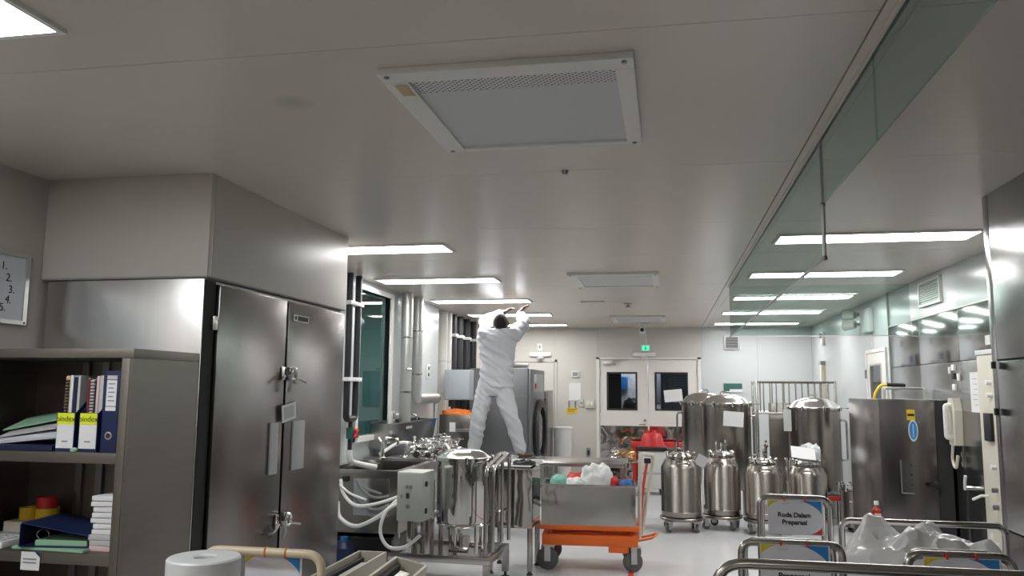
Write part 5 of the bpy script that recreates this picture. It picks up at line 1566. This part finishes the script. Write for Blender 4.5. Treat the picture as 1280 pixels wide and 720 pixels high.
# ================================================================== TANKS
def small_tank(x, y, label, rz=0.0, r=0.215, zb=0.155, zt=0.74, deco='valves', group=None):
    dl = thing('tank_dolly', label.replace('steel drum tank', 'round steel wheeled dolly under the drum tank').split(',')[0], 'dolly', (x, y, 0), rz)
    MB().lathe([(0, 0.125), (r + 0.015, 0.125), (r + 0.02, 0.13), (r + 0.02, 0.15), (r + 0.015, 0.1545), (0, 0.1545)], 32).build('plate', 'steel_satin', dl)
    for a in (PI / 4, 3 * PI / 4, 5 * PI / 4, 7 * PI / 4):
        caster(dl, (r - 0.01) * math.cos(a), (r - 0.01) * math.sin(a), 0.045, 0.03, 0.1245, 'rubber_grey', 'alu', rz=a * 2.3)
    t = thing('drum_tank', label, 'tank', (x, y, zb), rz, group)
    hgt = zt - zb
    MB().lathe([(0, 0), (r - 0.012, 0), (r, 0.012), (r, 0.06), (r + 0.003, 0.065), (r, 0.07), (r, hgt - 0.05), (r - 0.02, hgt - 0.01), (r * 0.80, hgt + 0.035), (r * 0.60, hgt + 0.055), (r * 0.56, hgt + 0.075), (0, hgt + 0.075)], 36).build('body', 'steel_satin', t)
    z0 = hgt + 0.0755
    MB().lathe([(0, z0), (r * 0.60, z0), (r * 0.62, z0 + 0.008), (r * 0.60, z0 + 0.018), (r * 0.45, z0 + 0.035), (r * 0.2, z0 + 0.045), (0, z0 + 0.046)], 28).build('lid', 'steel_lid', t)
    MB().tube([(r * 0.60 * math.cos(a), r * 0.60 * math.sin(a), z0) for a in [2 * PI * i / 24 for i in range(24)]], 0.012, 8, True).build('clamp_ring', 'chrome', t)
    for k in range(6):
        a = k * PI / 3 + 0.3
        cx, cy = r * 0.68 * math.cos(a), r * 0.68 * math.sin(a)
        MB().cyl((cx, cy, z0 - 0.025), (cx, cy, z0 + 0.03), 0.010, n=8).ell((cx, cy, z0 + 0.035), 0.018, 0.018, 0.012, 8, 6).build('clamp_bolt', 'chrome', t)
    for s in (-1, 1):
        MB().tube(fillet([(s * (r - 0.015), -0.06, hgt - 0.02), (s * (r + 0.035), -0.06, hgt + 0.01), (s * (r + 0.035), 0.06, hgt + 0.01), (s * (r - 0.015), 0.06, hgt - 0.02)], 0.02, 3), 0.009, 6).build('lifting_handle', 'chrome', t)
    zl = z0 + 0.035
    if deco in ('valves', 'taps'):
        for k, (vx, vy, vh) in enumerate(((-0.06, -0.02, 0.10), (0.05, -0.04, 0.13), (0.0, 0.05, 0.11))):
            v = MB().cyl((vx, vy, zl - 0.01), (vx, vy, zl + vh), 0.013, n=10).cyl((vx, vy, zl + vh * .5), (vx, vy, zl + vh * .5 + 0.012), 0.024, n=12).cyl((vx - 0.035, vy, zl + vh * 0.75), (vx + 0.035, vy, zl + vh * 0.75), 0.011, n=8)
            v.build('valve', 'chrome', t)
    if deco == 'taps':
        MB().cyl((-0.15, -0.03, zl + 0.14), (0.06, -0.03, zl + 0.14), 0.010, n=8).cyl((-0.05, -0.03, zl), (-0.05, -0.03, zl + 0.20), 0.012, n=8).build('cross_pipe', 'chrome', t)
        MB().cyl((-0.14, -0.03, zl + 0.155), (-0.05, -0.03, zl + 0.165), 0.012, n=8).build('tap_lever', 'brass', t)
        MB().tube(fillet([(0.07, -0.02, zl - 0.01), (0.07, -0.02, zl + 0.10), (0.12, -0.02, zl + 0.05)], 0.02), 0.012, 8).build('spout', 'chrome', t)
    return t


tA = small_tank(0.145, 9.42, 'steel drum tank on casters standing in front of the double door', 1.7, r=0.218)
tB = small_tank(0.605, 9.68, 'steel drum tank in front of the tank with the white label', 1.3, r=0.207, zt=0.745)
tC = small_tank(1.043, 9.50, 'steel drum tank topped with a brass-levered tap cross', 1.6, r=0.205, zt=0.69, deco='taps')
tD = small_tank(1.535, 9.72, 'steel drum tank with white paper and film on its lid', 1.4, r=0.215, zt=0.665, deco='none')
for o, l in zip([o for o in C.objects if o.name.startswith('tank_dolly')], ('round wheeled dolly under the drum tank in front of the double door', 'round wheeled dolly under the drum tank before the labelled tank', 'round wheeled dolly under the brass-tapped drum tank', 'round wheeled dolly under the drum tank topped with paper')):
    o['label'] = l
o = tag(MB().box(-0.13, 0.13, -0.001, 0.001, -0.08, 0.08).build('paper_sheet', 'paper'), 'white paper sheet lying on the lid of a drum tank', 'paper')
o.location = (1.48, 9.55, 0.865)
o.rotation_euler = (-0.75, 0.12, 0.05)
tag(heap(0.12, 0.10, 0.17, 9.0, 0.4, 3).build('plastic_film', 'clear_film', None, loc=(1.575, 9.74, 0.787)), 'crumpled clear film bundled on the paper-topped drum tank', 'plastic film')
# hose and tag hanging between tanks A and B
tag(MB().tube(spline([(0.36, 9.42, 0.80), (0.385, 9.36, 0.70), (0.38, 9.35, 0.50), (0.39, 9.36, 0.30)]), 0.012, 8).build('clear_hose', 'hose'), 'pale hose hanging between the two drum tanks by the double door', 'hose')
o = tag(MB().box(-0.06, 0.06, -0.002, 0.002, -0.07, 0.05).build('tank_tag', 'paper_grey'), 'grey tag hung between two drum tanks', 'tag')
o.location = (0.375, 9.33, 0.78)
o.rotation_euler = (0, 0.5, 0)
tag(MB().cyl((1.29, 9.40, 0.001), (1.29, 9.40, 0.80), 0.022, n=12).cyl((1.29, 9.40, 0.55), (1.29, 9.40, 0.57), 0.034, n=12).cyl((1.29, 9.40, 0.35), (1.29, 9.40, 0.37), 0.034, n=12).cyl((1.29, 9.40, 0.80), (1.29, 9.40, 0.82), 0.034, n=12).build('sanitary_pipe', 'chrome'), 'upright chrome flanged pipe between two drum tanks', 'pipe')


def tall_tank(x, y, label, r, zt, hood, rz=0.0, legs=True, handle=1, lid_tilt=0.0):
    t = thing('tall_tank', label, 'tank', (x, y, 0), rz)
    MB().lathe([(0, 0.30), (r * 0.5, 0.31), (r - 0.02, 0.35), (r, 0.38), (r, zt - 0.03), (r + 0.012, zt - 0.025), (r + 0.012, zt - 0.005), (0, zt - 0.005)], 44).build('body', 'steel_satin', t)
    MB().lathe([(r + 0.014, zt - 0.0045), (r + 0.014, zt + 0.012), (r * 0.97, zt + 0.022), (r * 0.80, zt + hood * 0.6), (r * 0.5, zt + hood * 0.92), (r * 0.18, zt + hood), (0, zt + hood)], 44).build('lid', 'steel_lid', t)
    MB().tube([(-0.07, 0, zt + hood - 0.01), (-0.05, 0, zt + hood + 0.035), (0.05, 0, zt + hood + 0.035), (0.07, 0, zt + hood - 0.01)], 0.009, 8).build('lid_handle', 'chrome', t)
    for k in range(8):
        a = k * PI / 4 + 0.2
        cx, cy = (r + 0.018) * math.cos(a), (r + 0.018) * math.sin(a)
        MB().box(cx - 0.015, cx + 0.015, cy - 0.015, cy + 0.015, zt - 0.03, zt + 0.03, 0.005).build('lid_clamp', 'chrome', t)
    if handle:
        for s in ((1,) if handle == 1 else (-1, 1)):
            MB().tube(fillet([(s * (r - 0.005), -0.05, zt - 0.14), (s * (r + 0.06), -0.05, zt - 0.14), (s * (r + 0.06), -0.05, zt - 0.62), (s * (r - 0.005), -0.05, zt - 0.62)], 0.03, 4), 0.013, 8).build('grab_handle', 'steel_frame', t)
    for k in range(3):
        a = k * 2 * PI / 3 + 0.5
        MB().cyl(((r - 0.06) * math.cos(a), (r - 0.06) * math.sin(a), 0), ((r - 0.06) * math.cos(a), (r - 0.06) * math.sin(a), 0.36), 0.025, n=10).build('leg', 'steel_frame', t)
    MB().box(r * 0.55, r + 0.10, -0.10, 0.05, zt + 0.002, zt + 0.010).build('lid_tongue', 'steel_polished', t)
    return t


tE = tall_tank(0.735, 10.62, 'tall lidded steel tank with a white label on its side', 0.30, 1.375, 0.12, handle=1)
tF = tall_tank(1.79, 10.62, 'tall lidded steel tank standing beside the white side door', 0.305, 1.335, 0.13, handle=1)
tG = tall_tank(0.50, 11.35, 'tall lidded steel tank behind the white-labelled tank', 0.30, 1.375, 0.14, rz=PI, handle=1)
o = tag(MB().box(-0.12, 0.12, -0.002, 0.002, -0.09, 0.09).build('tank_label', 'paper'), 'white label sheet tied to the side of a tall tank', 'label')
o.location = (0.80, 10.312, 1.20)
o.rotation_euler = (0, 0.07, 0)
o = tag(MB().box(-0.045, 0.045, -0.002, 0.002, -0.16, 0.10).build('tank_label', 'paper_grey'), 'narrow grey tag hanging on the tall tank near the side door', 'label')
o.location = (1.45, 10.45, 1.22)

# caged rack behind the tanks
t = thing('caged_rack', 'chrome barred rack trolley standing behind the tall tanks', 'rack', (1.69, 11.60, 0))
for x in (-0.50, 0.50):
    for y in (-0.25, 0.25):
        box('post', 'steel_frame', t, (x - 0.018, x + 0.018, y - 0.018, y + 0.018, 0.0, 1.68), 0.003)
for z in (1.66, 1.25, 0.20):
    for y in (-0.25, 0.25):
        MB().cyl((-0.482, y, z), (0.482, y, z), 0.014, n=8).build('rail', 'steel_frame', t)
    for x in (-0.50, 0.50):
        MB().cyl((x, -0.232, z), (x, 0.232, z), 0.014, n=8).build('rail', 'steel_frame', t)
me = MB().cyl((0, 0, 1.264), (0, 0, 1.646), 0.009, n=8).mesh('bar', 'steel_frame')
for k in range(11):
    link('bar', me, t, (-0.41 + k * 0.082, -0.25, 0))
for k in range(6):
    link('bar', me, t, (-0.40 + k * 0.16, 0.25, 0))
box('lower_panel', 'steel_satin', t, (-0.30, 0.35, 0.20, 0.215, 0.22, 1.38), 0.003)
box('deck', 'steel_satin', t, (-0.48, 0.48, -0.23, 0.19, 0.215, 0.23))

# clamp-lidded pot by the side door
t = thing('clamp_pot', 'small steel pot with a ring of lid clamps by the side door', 'pot', (2.07, 9.85, 0))
MB().lathe([(0, 0.05), (0.15, 0.05), (0.16, 0.06), (0.16, 0.44), (0.175, 0.45), (0.175, 0.465), (0, 0.465)], 30).build('body', 'steel_satin', t)
MB().lathe([(0, 0.4655), (0.175, 0.4655), (0.175, 0.478), (0.12, 0.49), (0, 0.495)], 30).build('lid', 'steel_lid', t)
for k in range(8):
    a = k * PI / 4
    cx, cy = 0.172 * math.cos(a), 0.172 * math.sin(a)
    MB().cyl((cx, cy, 0.44), (cx, cy, 0.53), 0.010, n=8).box(cx - 0.03, cx + 0.03, cy - 0.006, cy + 0.006, 0.505, 0.515).build('clamp', 'chrome', t)
for k in range(3):
    a = k * 2.09
    MB().cyl((0.11 * math.cos(a), 0.11 * math.sin(a), 0), (0.11 * math.cos(a), 0.11 * math.sin(a), 0.05), 0.02, n=8).build('foot', 'rubber', t)
MB().box(-0.10, 0.09, -0.171, -0.163, 0.33, 0.345).build('name_strip', 'paper', t)
o = tag(MB().box(-0.075, 0.075, -0.002, 0.002, -0.09, 0.09).build('pot_label', 'paper_grey'), 'grey instruction card leaning on the clamp-lidded pot', 'label')
o.location = (2.06, 9.60, 0.115)
o.rotation_euler = (-0.25, 0.15, 0.2)

# low red-edged step with stool + bottle
t = thing('step_stool', 'low dark step stool with red edge behind the drum tanks', 'stool', (1.92, 10.22, 0))
box('step', 'dark_gap', t, (-0.16, 0.06, -0.10, 0.10, 0.30, 0.34), 0.005)
box('edge', 'red', t, (-0.16, 0.06, -0.112, -0.1005, 0.29, 0.34), 0.003)
for x in (-0.15, 0.03):
    for y in (-0.09, 0.07):
        box('leg', 'steel_frame', t, (x, x + 0.02, y, y + 0.02, 0, 0.2995))
t = thing('steel_stool', 'small steel stool carrying the red bottle behind the plastic bag', 'stool', (1.625, 7.0, 0))
box('seat', 'steel_frame', t, (-0.11, 0.11, -0.11, 0.11, 0.52, 0.54), 0.005)
for x in (-0.10, 0.08):
    for y in (-0.10, 0.08):
        box('leg', 'steel_frame', t, (x, x + 0.02, y, y + 0.02, 0, 0.5195))
t = thing('red_bottle', 'small red bottle with pale cap behind the white plastic bag', 'bottle', (1.625, 7.0, 0.5405))
MB().lathe([(0, 0), (0.034, 0), (0.038, 0.008), (0.036, 0.075), (0.016, 0.10), (0.014, 0.115), (0, 0.115)], 18).build('body', 'amber', t)
MB().lathe([(0, 0.1155), (0.018, 0.1155), (0.018, 0.145), (0, 0.146)], 14).build('cap', 'paper', t)
MB().box(-0.025, 0.025, -0.0385, -0.0375, 0.03, 0.055).build('label', 'paper_pink', t)

# ================================================================== SCRUBBER AND FITTINGS CART BY THE DOUBLE DOOR
t = thing('wheeled_bin', 'white wheeled tub with red domed cover by the double door', 'bin', (-0.22, 12.55, 0), 0.0)
MB().box(-0.20, 0.20, -0.16, 0.22, 0.09, 0.64, 0.03).build('tub', 'white_plastic', t)
MB().box(-0.22, 0.22, -0.18, 0.24, 0.6405, 0.70, 0.02).build('rim', 'black_plastic', t)
MB().lathe([(0, 0), (0.19, 0), (0.175, 0.04), (0.15, 0.15), (0.12, 0.19), (0, 0.20)], 24).xf(Matrix.Diagonal((1, 0.95, 1, 1))).build('cover', 'red', t, loc=(0, 0.03, 0.7005))
for x in (-0.06, 0.03):
    MB().lathe([(0, 0), (0.035, 0), (0.03, 0.04), (0, 0.045)], 12).build('cover_cap', 'red', t, loc=(x, 0.02, 0.895))
for x in (-0.15, 0.15):
    for y in (-0.10, 0.16):
        caster(t, x, y, 0.04, 0.025, 0.0895, 'rubber', 'black_plastic', rz=0.4)
box('tub_band', 'paper_grey', t, (-0.201, 0.201, -0.163, -0.1605, 0.30, 0.33))
t = thing('fittings_cart', 'small steel pedestal cart heaped with brassy fittings by the double door', 'cart', (-0.66, 12.1, 0))
box('tray', 'steel_frame', t, (-0.18, 0.24, -0.18, 0.18, 0.50, 0.52), 0.004)
MB().cyl((0.05, 0, 0.06), (0.05, 0, 0.50), 0.035, n=12).build('column', 'steel_dark', t)
for dx, dy in ((0.24, 0), (-0.2, 0), (0.05, 0.2), (0.05, -0.2)):
    MB().tube([(0.05, 0, 0.07), (dx, dy, 0.03)], 0.016, 8).build('foot', 'steel_dark', t)
bf = MB()
FB = []
for k in range(2):
    me = FIT[(0, 3)[k]].copy()
    me.materials.clear()
    me.materials.append(M['brass'])
    FB.append(me)
for k in range(18):
    o = link('pipe_fitting', FB[k % 2] if k % 3 else FIT[k % 4])
    o.location = (-0.76 + 0.125 * (k % 3), 11.98 + 0.12 * ((k // 3) % 3), 0.5205 + (k // 9) * 0.085)
    o.rotation_euler = (0, 0, fr2.uniform(0, 6.28))
    tag(o, 'pipe fitting heaped on the small pedestal cart', 'pipe fitting', 'fittings on the pedestal cart')
t = thing('hose_reel', 'dark coiled hoses heaped on the floor at the double door', 'hose', (-0.88, 13.1, 0))
for k in range(4):
    rr = 0.20 + 0.05 * math.sin(k * 2)
    MB().tube([(rr * math.cos(a) + 0.05 * math.sin(k * 3), rr * 0.8 * math.sin(a), 0.04 + k * 0.055 + 0.02 * math.sin(3 * a + k)) for a in [2 * PI * i / 28 for i in range(28)]], 0.025, 8, True).build('coil', 'rubber', t)
t = thing('pallet_truck', 'red beam trolley parked at the double door behind the red-covered tub', 'trolley', (-0.25, 13.6, 0))
MB().box(-0.32, 0.75, -0.10, 0.10, 0.62, 0.70, 0.01).build('beam', 'red', t)
for x in (-0.28, 0.70):
    box('post', 'red', t, (x - 0.03, x + 0.03, -0.03, 0.03, 0.05, 0.62), 0.005)
    box('foot', 'steel_dark', t, (x - 0.05, x + 0.05, -0.22, 0.22, 0.0, 0.05), 0.006)

# ================================================================== FOREGROUND TROLLEYS
def sign_board(t, w_, h_, y, zc, x=0.0, txt=True, drop=0.0):
    sb = box('sign_board', 'sign_white2', t, (x - w_ / 2, x + w_ / 2, y, y + 0.004, zc - h_ / 2, zc + h_ / 2))
    # curved coloured corners

    def corner(cx, cz, sx, sz, a, b, mm):
        pts = [(cx, cz), (cx + sx * a, cz)]
        for k in range(1, 8):
            u = k / 8
            # concave arc between the two ends
            px = cx + sx * a * (1 - u) ** 1.4
            pz = cz + sz * b * u ** 1.4
            pts.append((px, pz))
        pts.append((cx, cz + sz * b))
        MB().prism(pts, y - 0.0009, y - 0.0001).build('corner_mark', mm, sb)
    x0, x1, z0, z1 = x - w_ / 2, x + w_ / 2, zc - h_ / 2, zc + h_ / 2
    corner(x0 + 0.002, z1 - 0.002, 1, -1, w_ * 0.26, h_ * 0.22, 'sign_yellow')
    corner(x1 - 0.006, z1 - 0.002, -1, -1, w_ * 0.40, h_ * 0.38, 'sign_blue')
    corner(x1 - 0.006, z0 + 0.004, -1, 1, w_ * 0.24, h_ * 0.24, 'sign_red')
    if txt:
        text('Roda Dalam', w_ * 0.122, 'ink', sb, (x - w_ * 0.02, y - 0.0012, zc + h_ * 0.07 - drop), bold=0.0009)
        text('Preparasi', w_ * 0.122, 'ink', sb, (x - w_ * 0.02, y - 0.0012, zc - h_ * 0.14 - drop), bold=0.0009)
        box('logo_mark', 'paper_blue', sb, (x - w_ * 0.24, x - w_ * 0.10, y - 0.0009, y - 0.0001, z1 - h_ * 0.12, z1 - h_ * 0.085))
    for dx in (-0.2, 0.18):
        box('cable_tie', 'red_tape', sb, (x + dx * w_ - 0.003, x + dx * w_ + 0.003, y - 0.012, y + 0.004, z1 - 0.004, z1 + 0.018))
    return sb


def hoop_trolley(x0, x1, y, ztop, depth, label, sgn=None, r=0.015, mt='steel_frame', second=True, corner=0.05, deckz=0.20, sdir=1, group=None):
    cx = (x0 + x1) / 2
    t = thing('hoop_trolley', label, 'trolley', (cx, y, 0), 0, group)
    hw = (x1 - x0) / 2 - r
    zt = ztop - r
    MB().tube(fillet([(-hw, 0, deckz + 0.001), (-hw, 0, zt), (hw, 0, zt), (hw, 0, deckz + 0.001)], corner, 7), r, 12).build('hoop_handle', mt, t)
    if second:
        MB().tube(fillet([(-hw + 0.02, sdir * 0.075, deckz + 0.001), (-hw + 0.02, sdir * 0.075, zt - 0.004), (hw - 0.02, sdir * 0.075, zt - 0.004), (hw - 0.02, sdir * 0.075, deckz + 0.001)], corner, 7), r * 0.8, 10).build('inner_hoop', mt, t)
    MB().cyl((-hw, 0, zt - 0.24), (hw, 0, zt - 0.24), r * 0.8, n=10).build('cross_bar', mt, t)
    y0, y1 = (0, depth) if depth > 0 else (depth, 0)
    box('deck', 'steel_satin', t, (-hw - r, hw + r, y0 - 0.02, y1, deckz - 0.03, deckz), 0.004)
    for sx in (-1, 1):
        for yy in (y0 + 0.07, y1 - 0.07):
            caster(t, sx * (hw - 0.05), yy, 0.06, 0.03, deckz - 0.031, 'rubber_grey', 'alu', rz=0.5 * sx)
    if sgn:
        sign_board(t, *sgn)
    return t


hoop_trolley(0.445, 0.815, 4.40, 1.025, 0.75, 'hoop trolley with the full-size sign in front of the drum tanks', (0.265, 0.17, -0.024, 0.915, 0.0))
hoop_trolley(0.275, 0.692, 3.50, 0.955, 0.75, 'hoop trolley standing between the first sign trolley and the long front rail', (0.265, 0.19, -0.024, 0.845, 0.01, True, 0.0))
hoop_trolley(0.77, 1.125, 3.00, 1.025, 0.70, 'hoop trolley with sign beside the white plastic bag', (0.235, 0.165, -0.024, 0.925, 0.0))
hoop_trolley(0.125, 1.40, 2.72, 1.026, -0.75, 'wide hoop trolley whose long rail runs before the sign trolleys', None, 0.017, 'steel_frame', False, 0.10)
t = hoop_trolley(0.86, 1.66, 4.52, 0.905, -0.70, 'wide hoop trolley carrying the white plastic bag', None, 0.016, 'steel_frame', False, 0.05, 0.42)
# white plastic bag
t = thing('plastic_bag', 'large crumpled white plastic bag on a wide trolley', 'bag', (1.15, 4.12, 0.4205))
hp = heap(0.41, 0.32, 0.47, 12.3, 0.16, 2.6, 120, 56, peaks=((-0.20, 0.05, 0.10, 0.13), (0.03, 0.02, 0.09, 0.12), (-0.05, -0.1, 0.03, 0.2)))
crumple(hp, 0.030, 6.0, 0.012, 15.0)
hp.build('film', 'bag_film', t, 0.5)

# left foreground: cream trolley with film roll
t = thing('cream_trolley', 'cream tubular trolley with sign under the film roll', 'trolley', (-1.45, 2.80, 0))
MB().tube(fillet([(-0.22, 0.0, 0.201), (-0.22, 0.0, 0.955), (0.235, 0.0, 0.955), (0.235, 0.0, 0.201)], 0.06, 7), 0.016, 12).build('hoop_handle', 'cream_paint', t)
box('deck', 'steel_satin', t, (-0.26, 0.26, -0.45, 0.03, 0.17, 0.20), 0.004)
box('upper_shelf', 'cream_paint', t, (-0.26, 0.19, -0.45, -0.02, 0.55, 0.575), 0.004)
for x in (-0.24, 0.15):
    for y in (-0.43, -0.06):
        box('shelf_post', 'cream_paint', t, (x, x + 0.025, y, y + 0.025, 0.2005, 0.5495))
for x in (-0.19, 0.19):
    for y in (-0.37, -0.04):
        caster(t, x, y, 0.06, 0.03, 0.169, 'rubber_grey', 'alu', rz=0.5)
sign_board(t, 0.22, 0.16, 0.018, 0.862, 0.04, False)
for x in (0.02, 0.10):
    MB().tube([(x, 0.0165 * math.cos(a), 0.955 + 0.0165 * math.sin(a) - 0.0) for a in [2 * PI * i / 12 for i in range(12)]], 0.003, 5, True).build('tie_band', 'orange', t)
t = thing('film_roll', 'white plastic film roll standing upright by the steel shelf unit', 'roll', (-1.555, 2.60, 0.5753))
MB().lathe([(0.038, 0.0), (0.118, 0.0), (0.121, 0.005), (0.121, 0.392), (0.116, 0.398), (0.045, 0.398), (0.038, 0.392), (0.038, 0.0)], 44).build('wound_film', 'film_roll', t)
MB().lathe([(0.030, 0.0), (0.0375, 0.0), (0.0375, 0.385), (0.030, 0.385), (0.030, 0.0)], 24).build('core', 'paper_grey', t)

# dismantled lamp trays in front of the skid
def lamp_tray(loc, rot, L_, W_, D_, label):
    t = thing('lamp_tray', label, 'tray', loc)
    t.rotation_euler = rot
    MB().box(-W_ / 2, W_ / 2, -L_ / 2, L_ / 2, 0, 0.006).build('base', 'cream_tray', t)
    MB().box(-W_ / 2, -W_ / 2 + 0.012, -L_ / 2, L_ / 2, 0.0062, D_).build('side', 'cream_tray', t)
    MB().box(W_ / 2 - 0.012, W_ / 2, -L_ / 2, L_ / 2, 0.0062, D_).build('side', 'cream_tray', t)
    for s in (-1, 1):
        y0 = s * (L_ / 2) - (0.012 if s > 0 else 0)
        MB().box(-W_ / 2 + 0.0122, W_ / 2 - 0.0122, y0, y0 + 0.012, 0.0062, D_).build('end', 'cream_tray', t)
    MB().box(-W_ / 2 + 0.022, -W_ / 2 + 0.045, -L_ / 2 + 0.05, L_ / 2 - 0.04, 0.0064, 0.06).build('batten', 'dark_gap', t)
    MB().box(-0.02, 0.03, -L_ / 2 + 0.08, L_ / 2 - 0.10, 0.0064, 0.05, 0.004).build('ballast', 'alu', t)
    MB().cyl((0.048, -L_ / 2 + 0.06, 0.03), (0.048, L_ / 2 - 0.06, 0.03), 0.010, n=10).build('lamp_tube', 'white_plastic', t)
    return t


lamp_tray((-1.483, 3.50, 0.6352), (0.0, 0.0, 0.0), 1.10, 0.150, 0.085, 'long cream lamp tray lying in front of the steel cabinet and skid')
lamp_tray((-1.212, 3.54, 0.6500), (0.0, 0.22, 0.05), 0.60, 0.165, 0.080, 'short tilted cream lamp tray beside the long tray')
t = thing('low_table', 'low steel table under the dismantled lamp trays', 'table', (-1.42, 3.75, 0))
box('top', 'steel_satin', t, (-0.30, 0.42, -0.72, 0.03, 0.605, 0.635), 0.004)
for x in (-0.28, 0.37):
    for y in (-0.70, -0.02):
        box('leg', 'steel_frame', t, (x, x + 0.03, y, y + 0.03, 0, 0.6045))
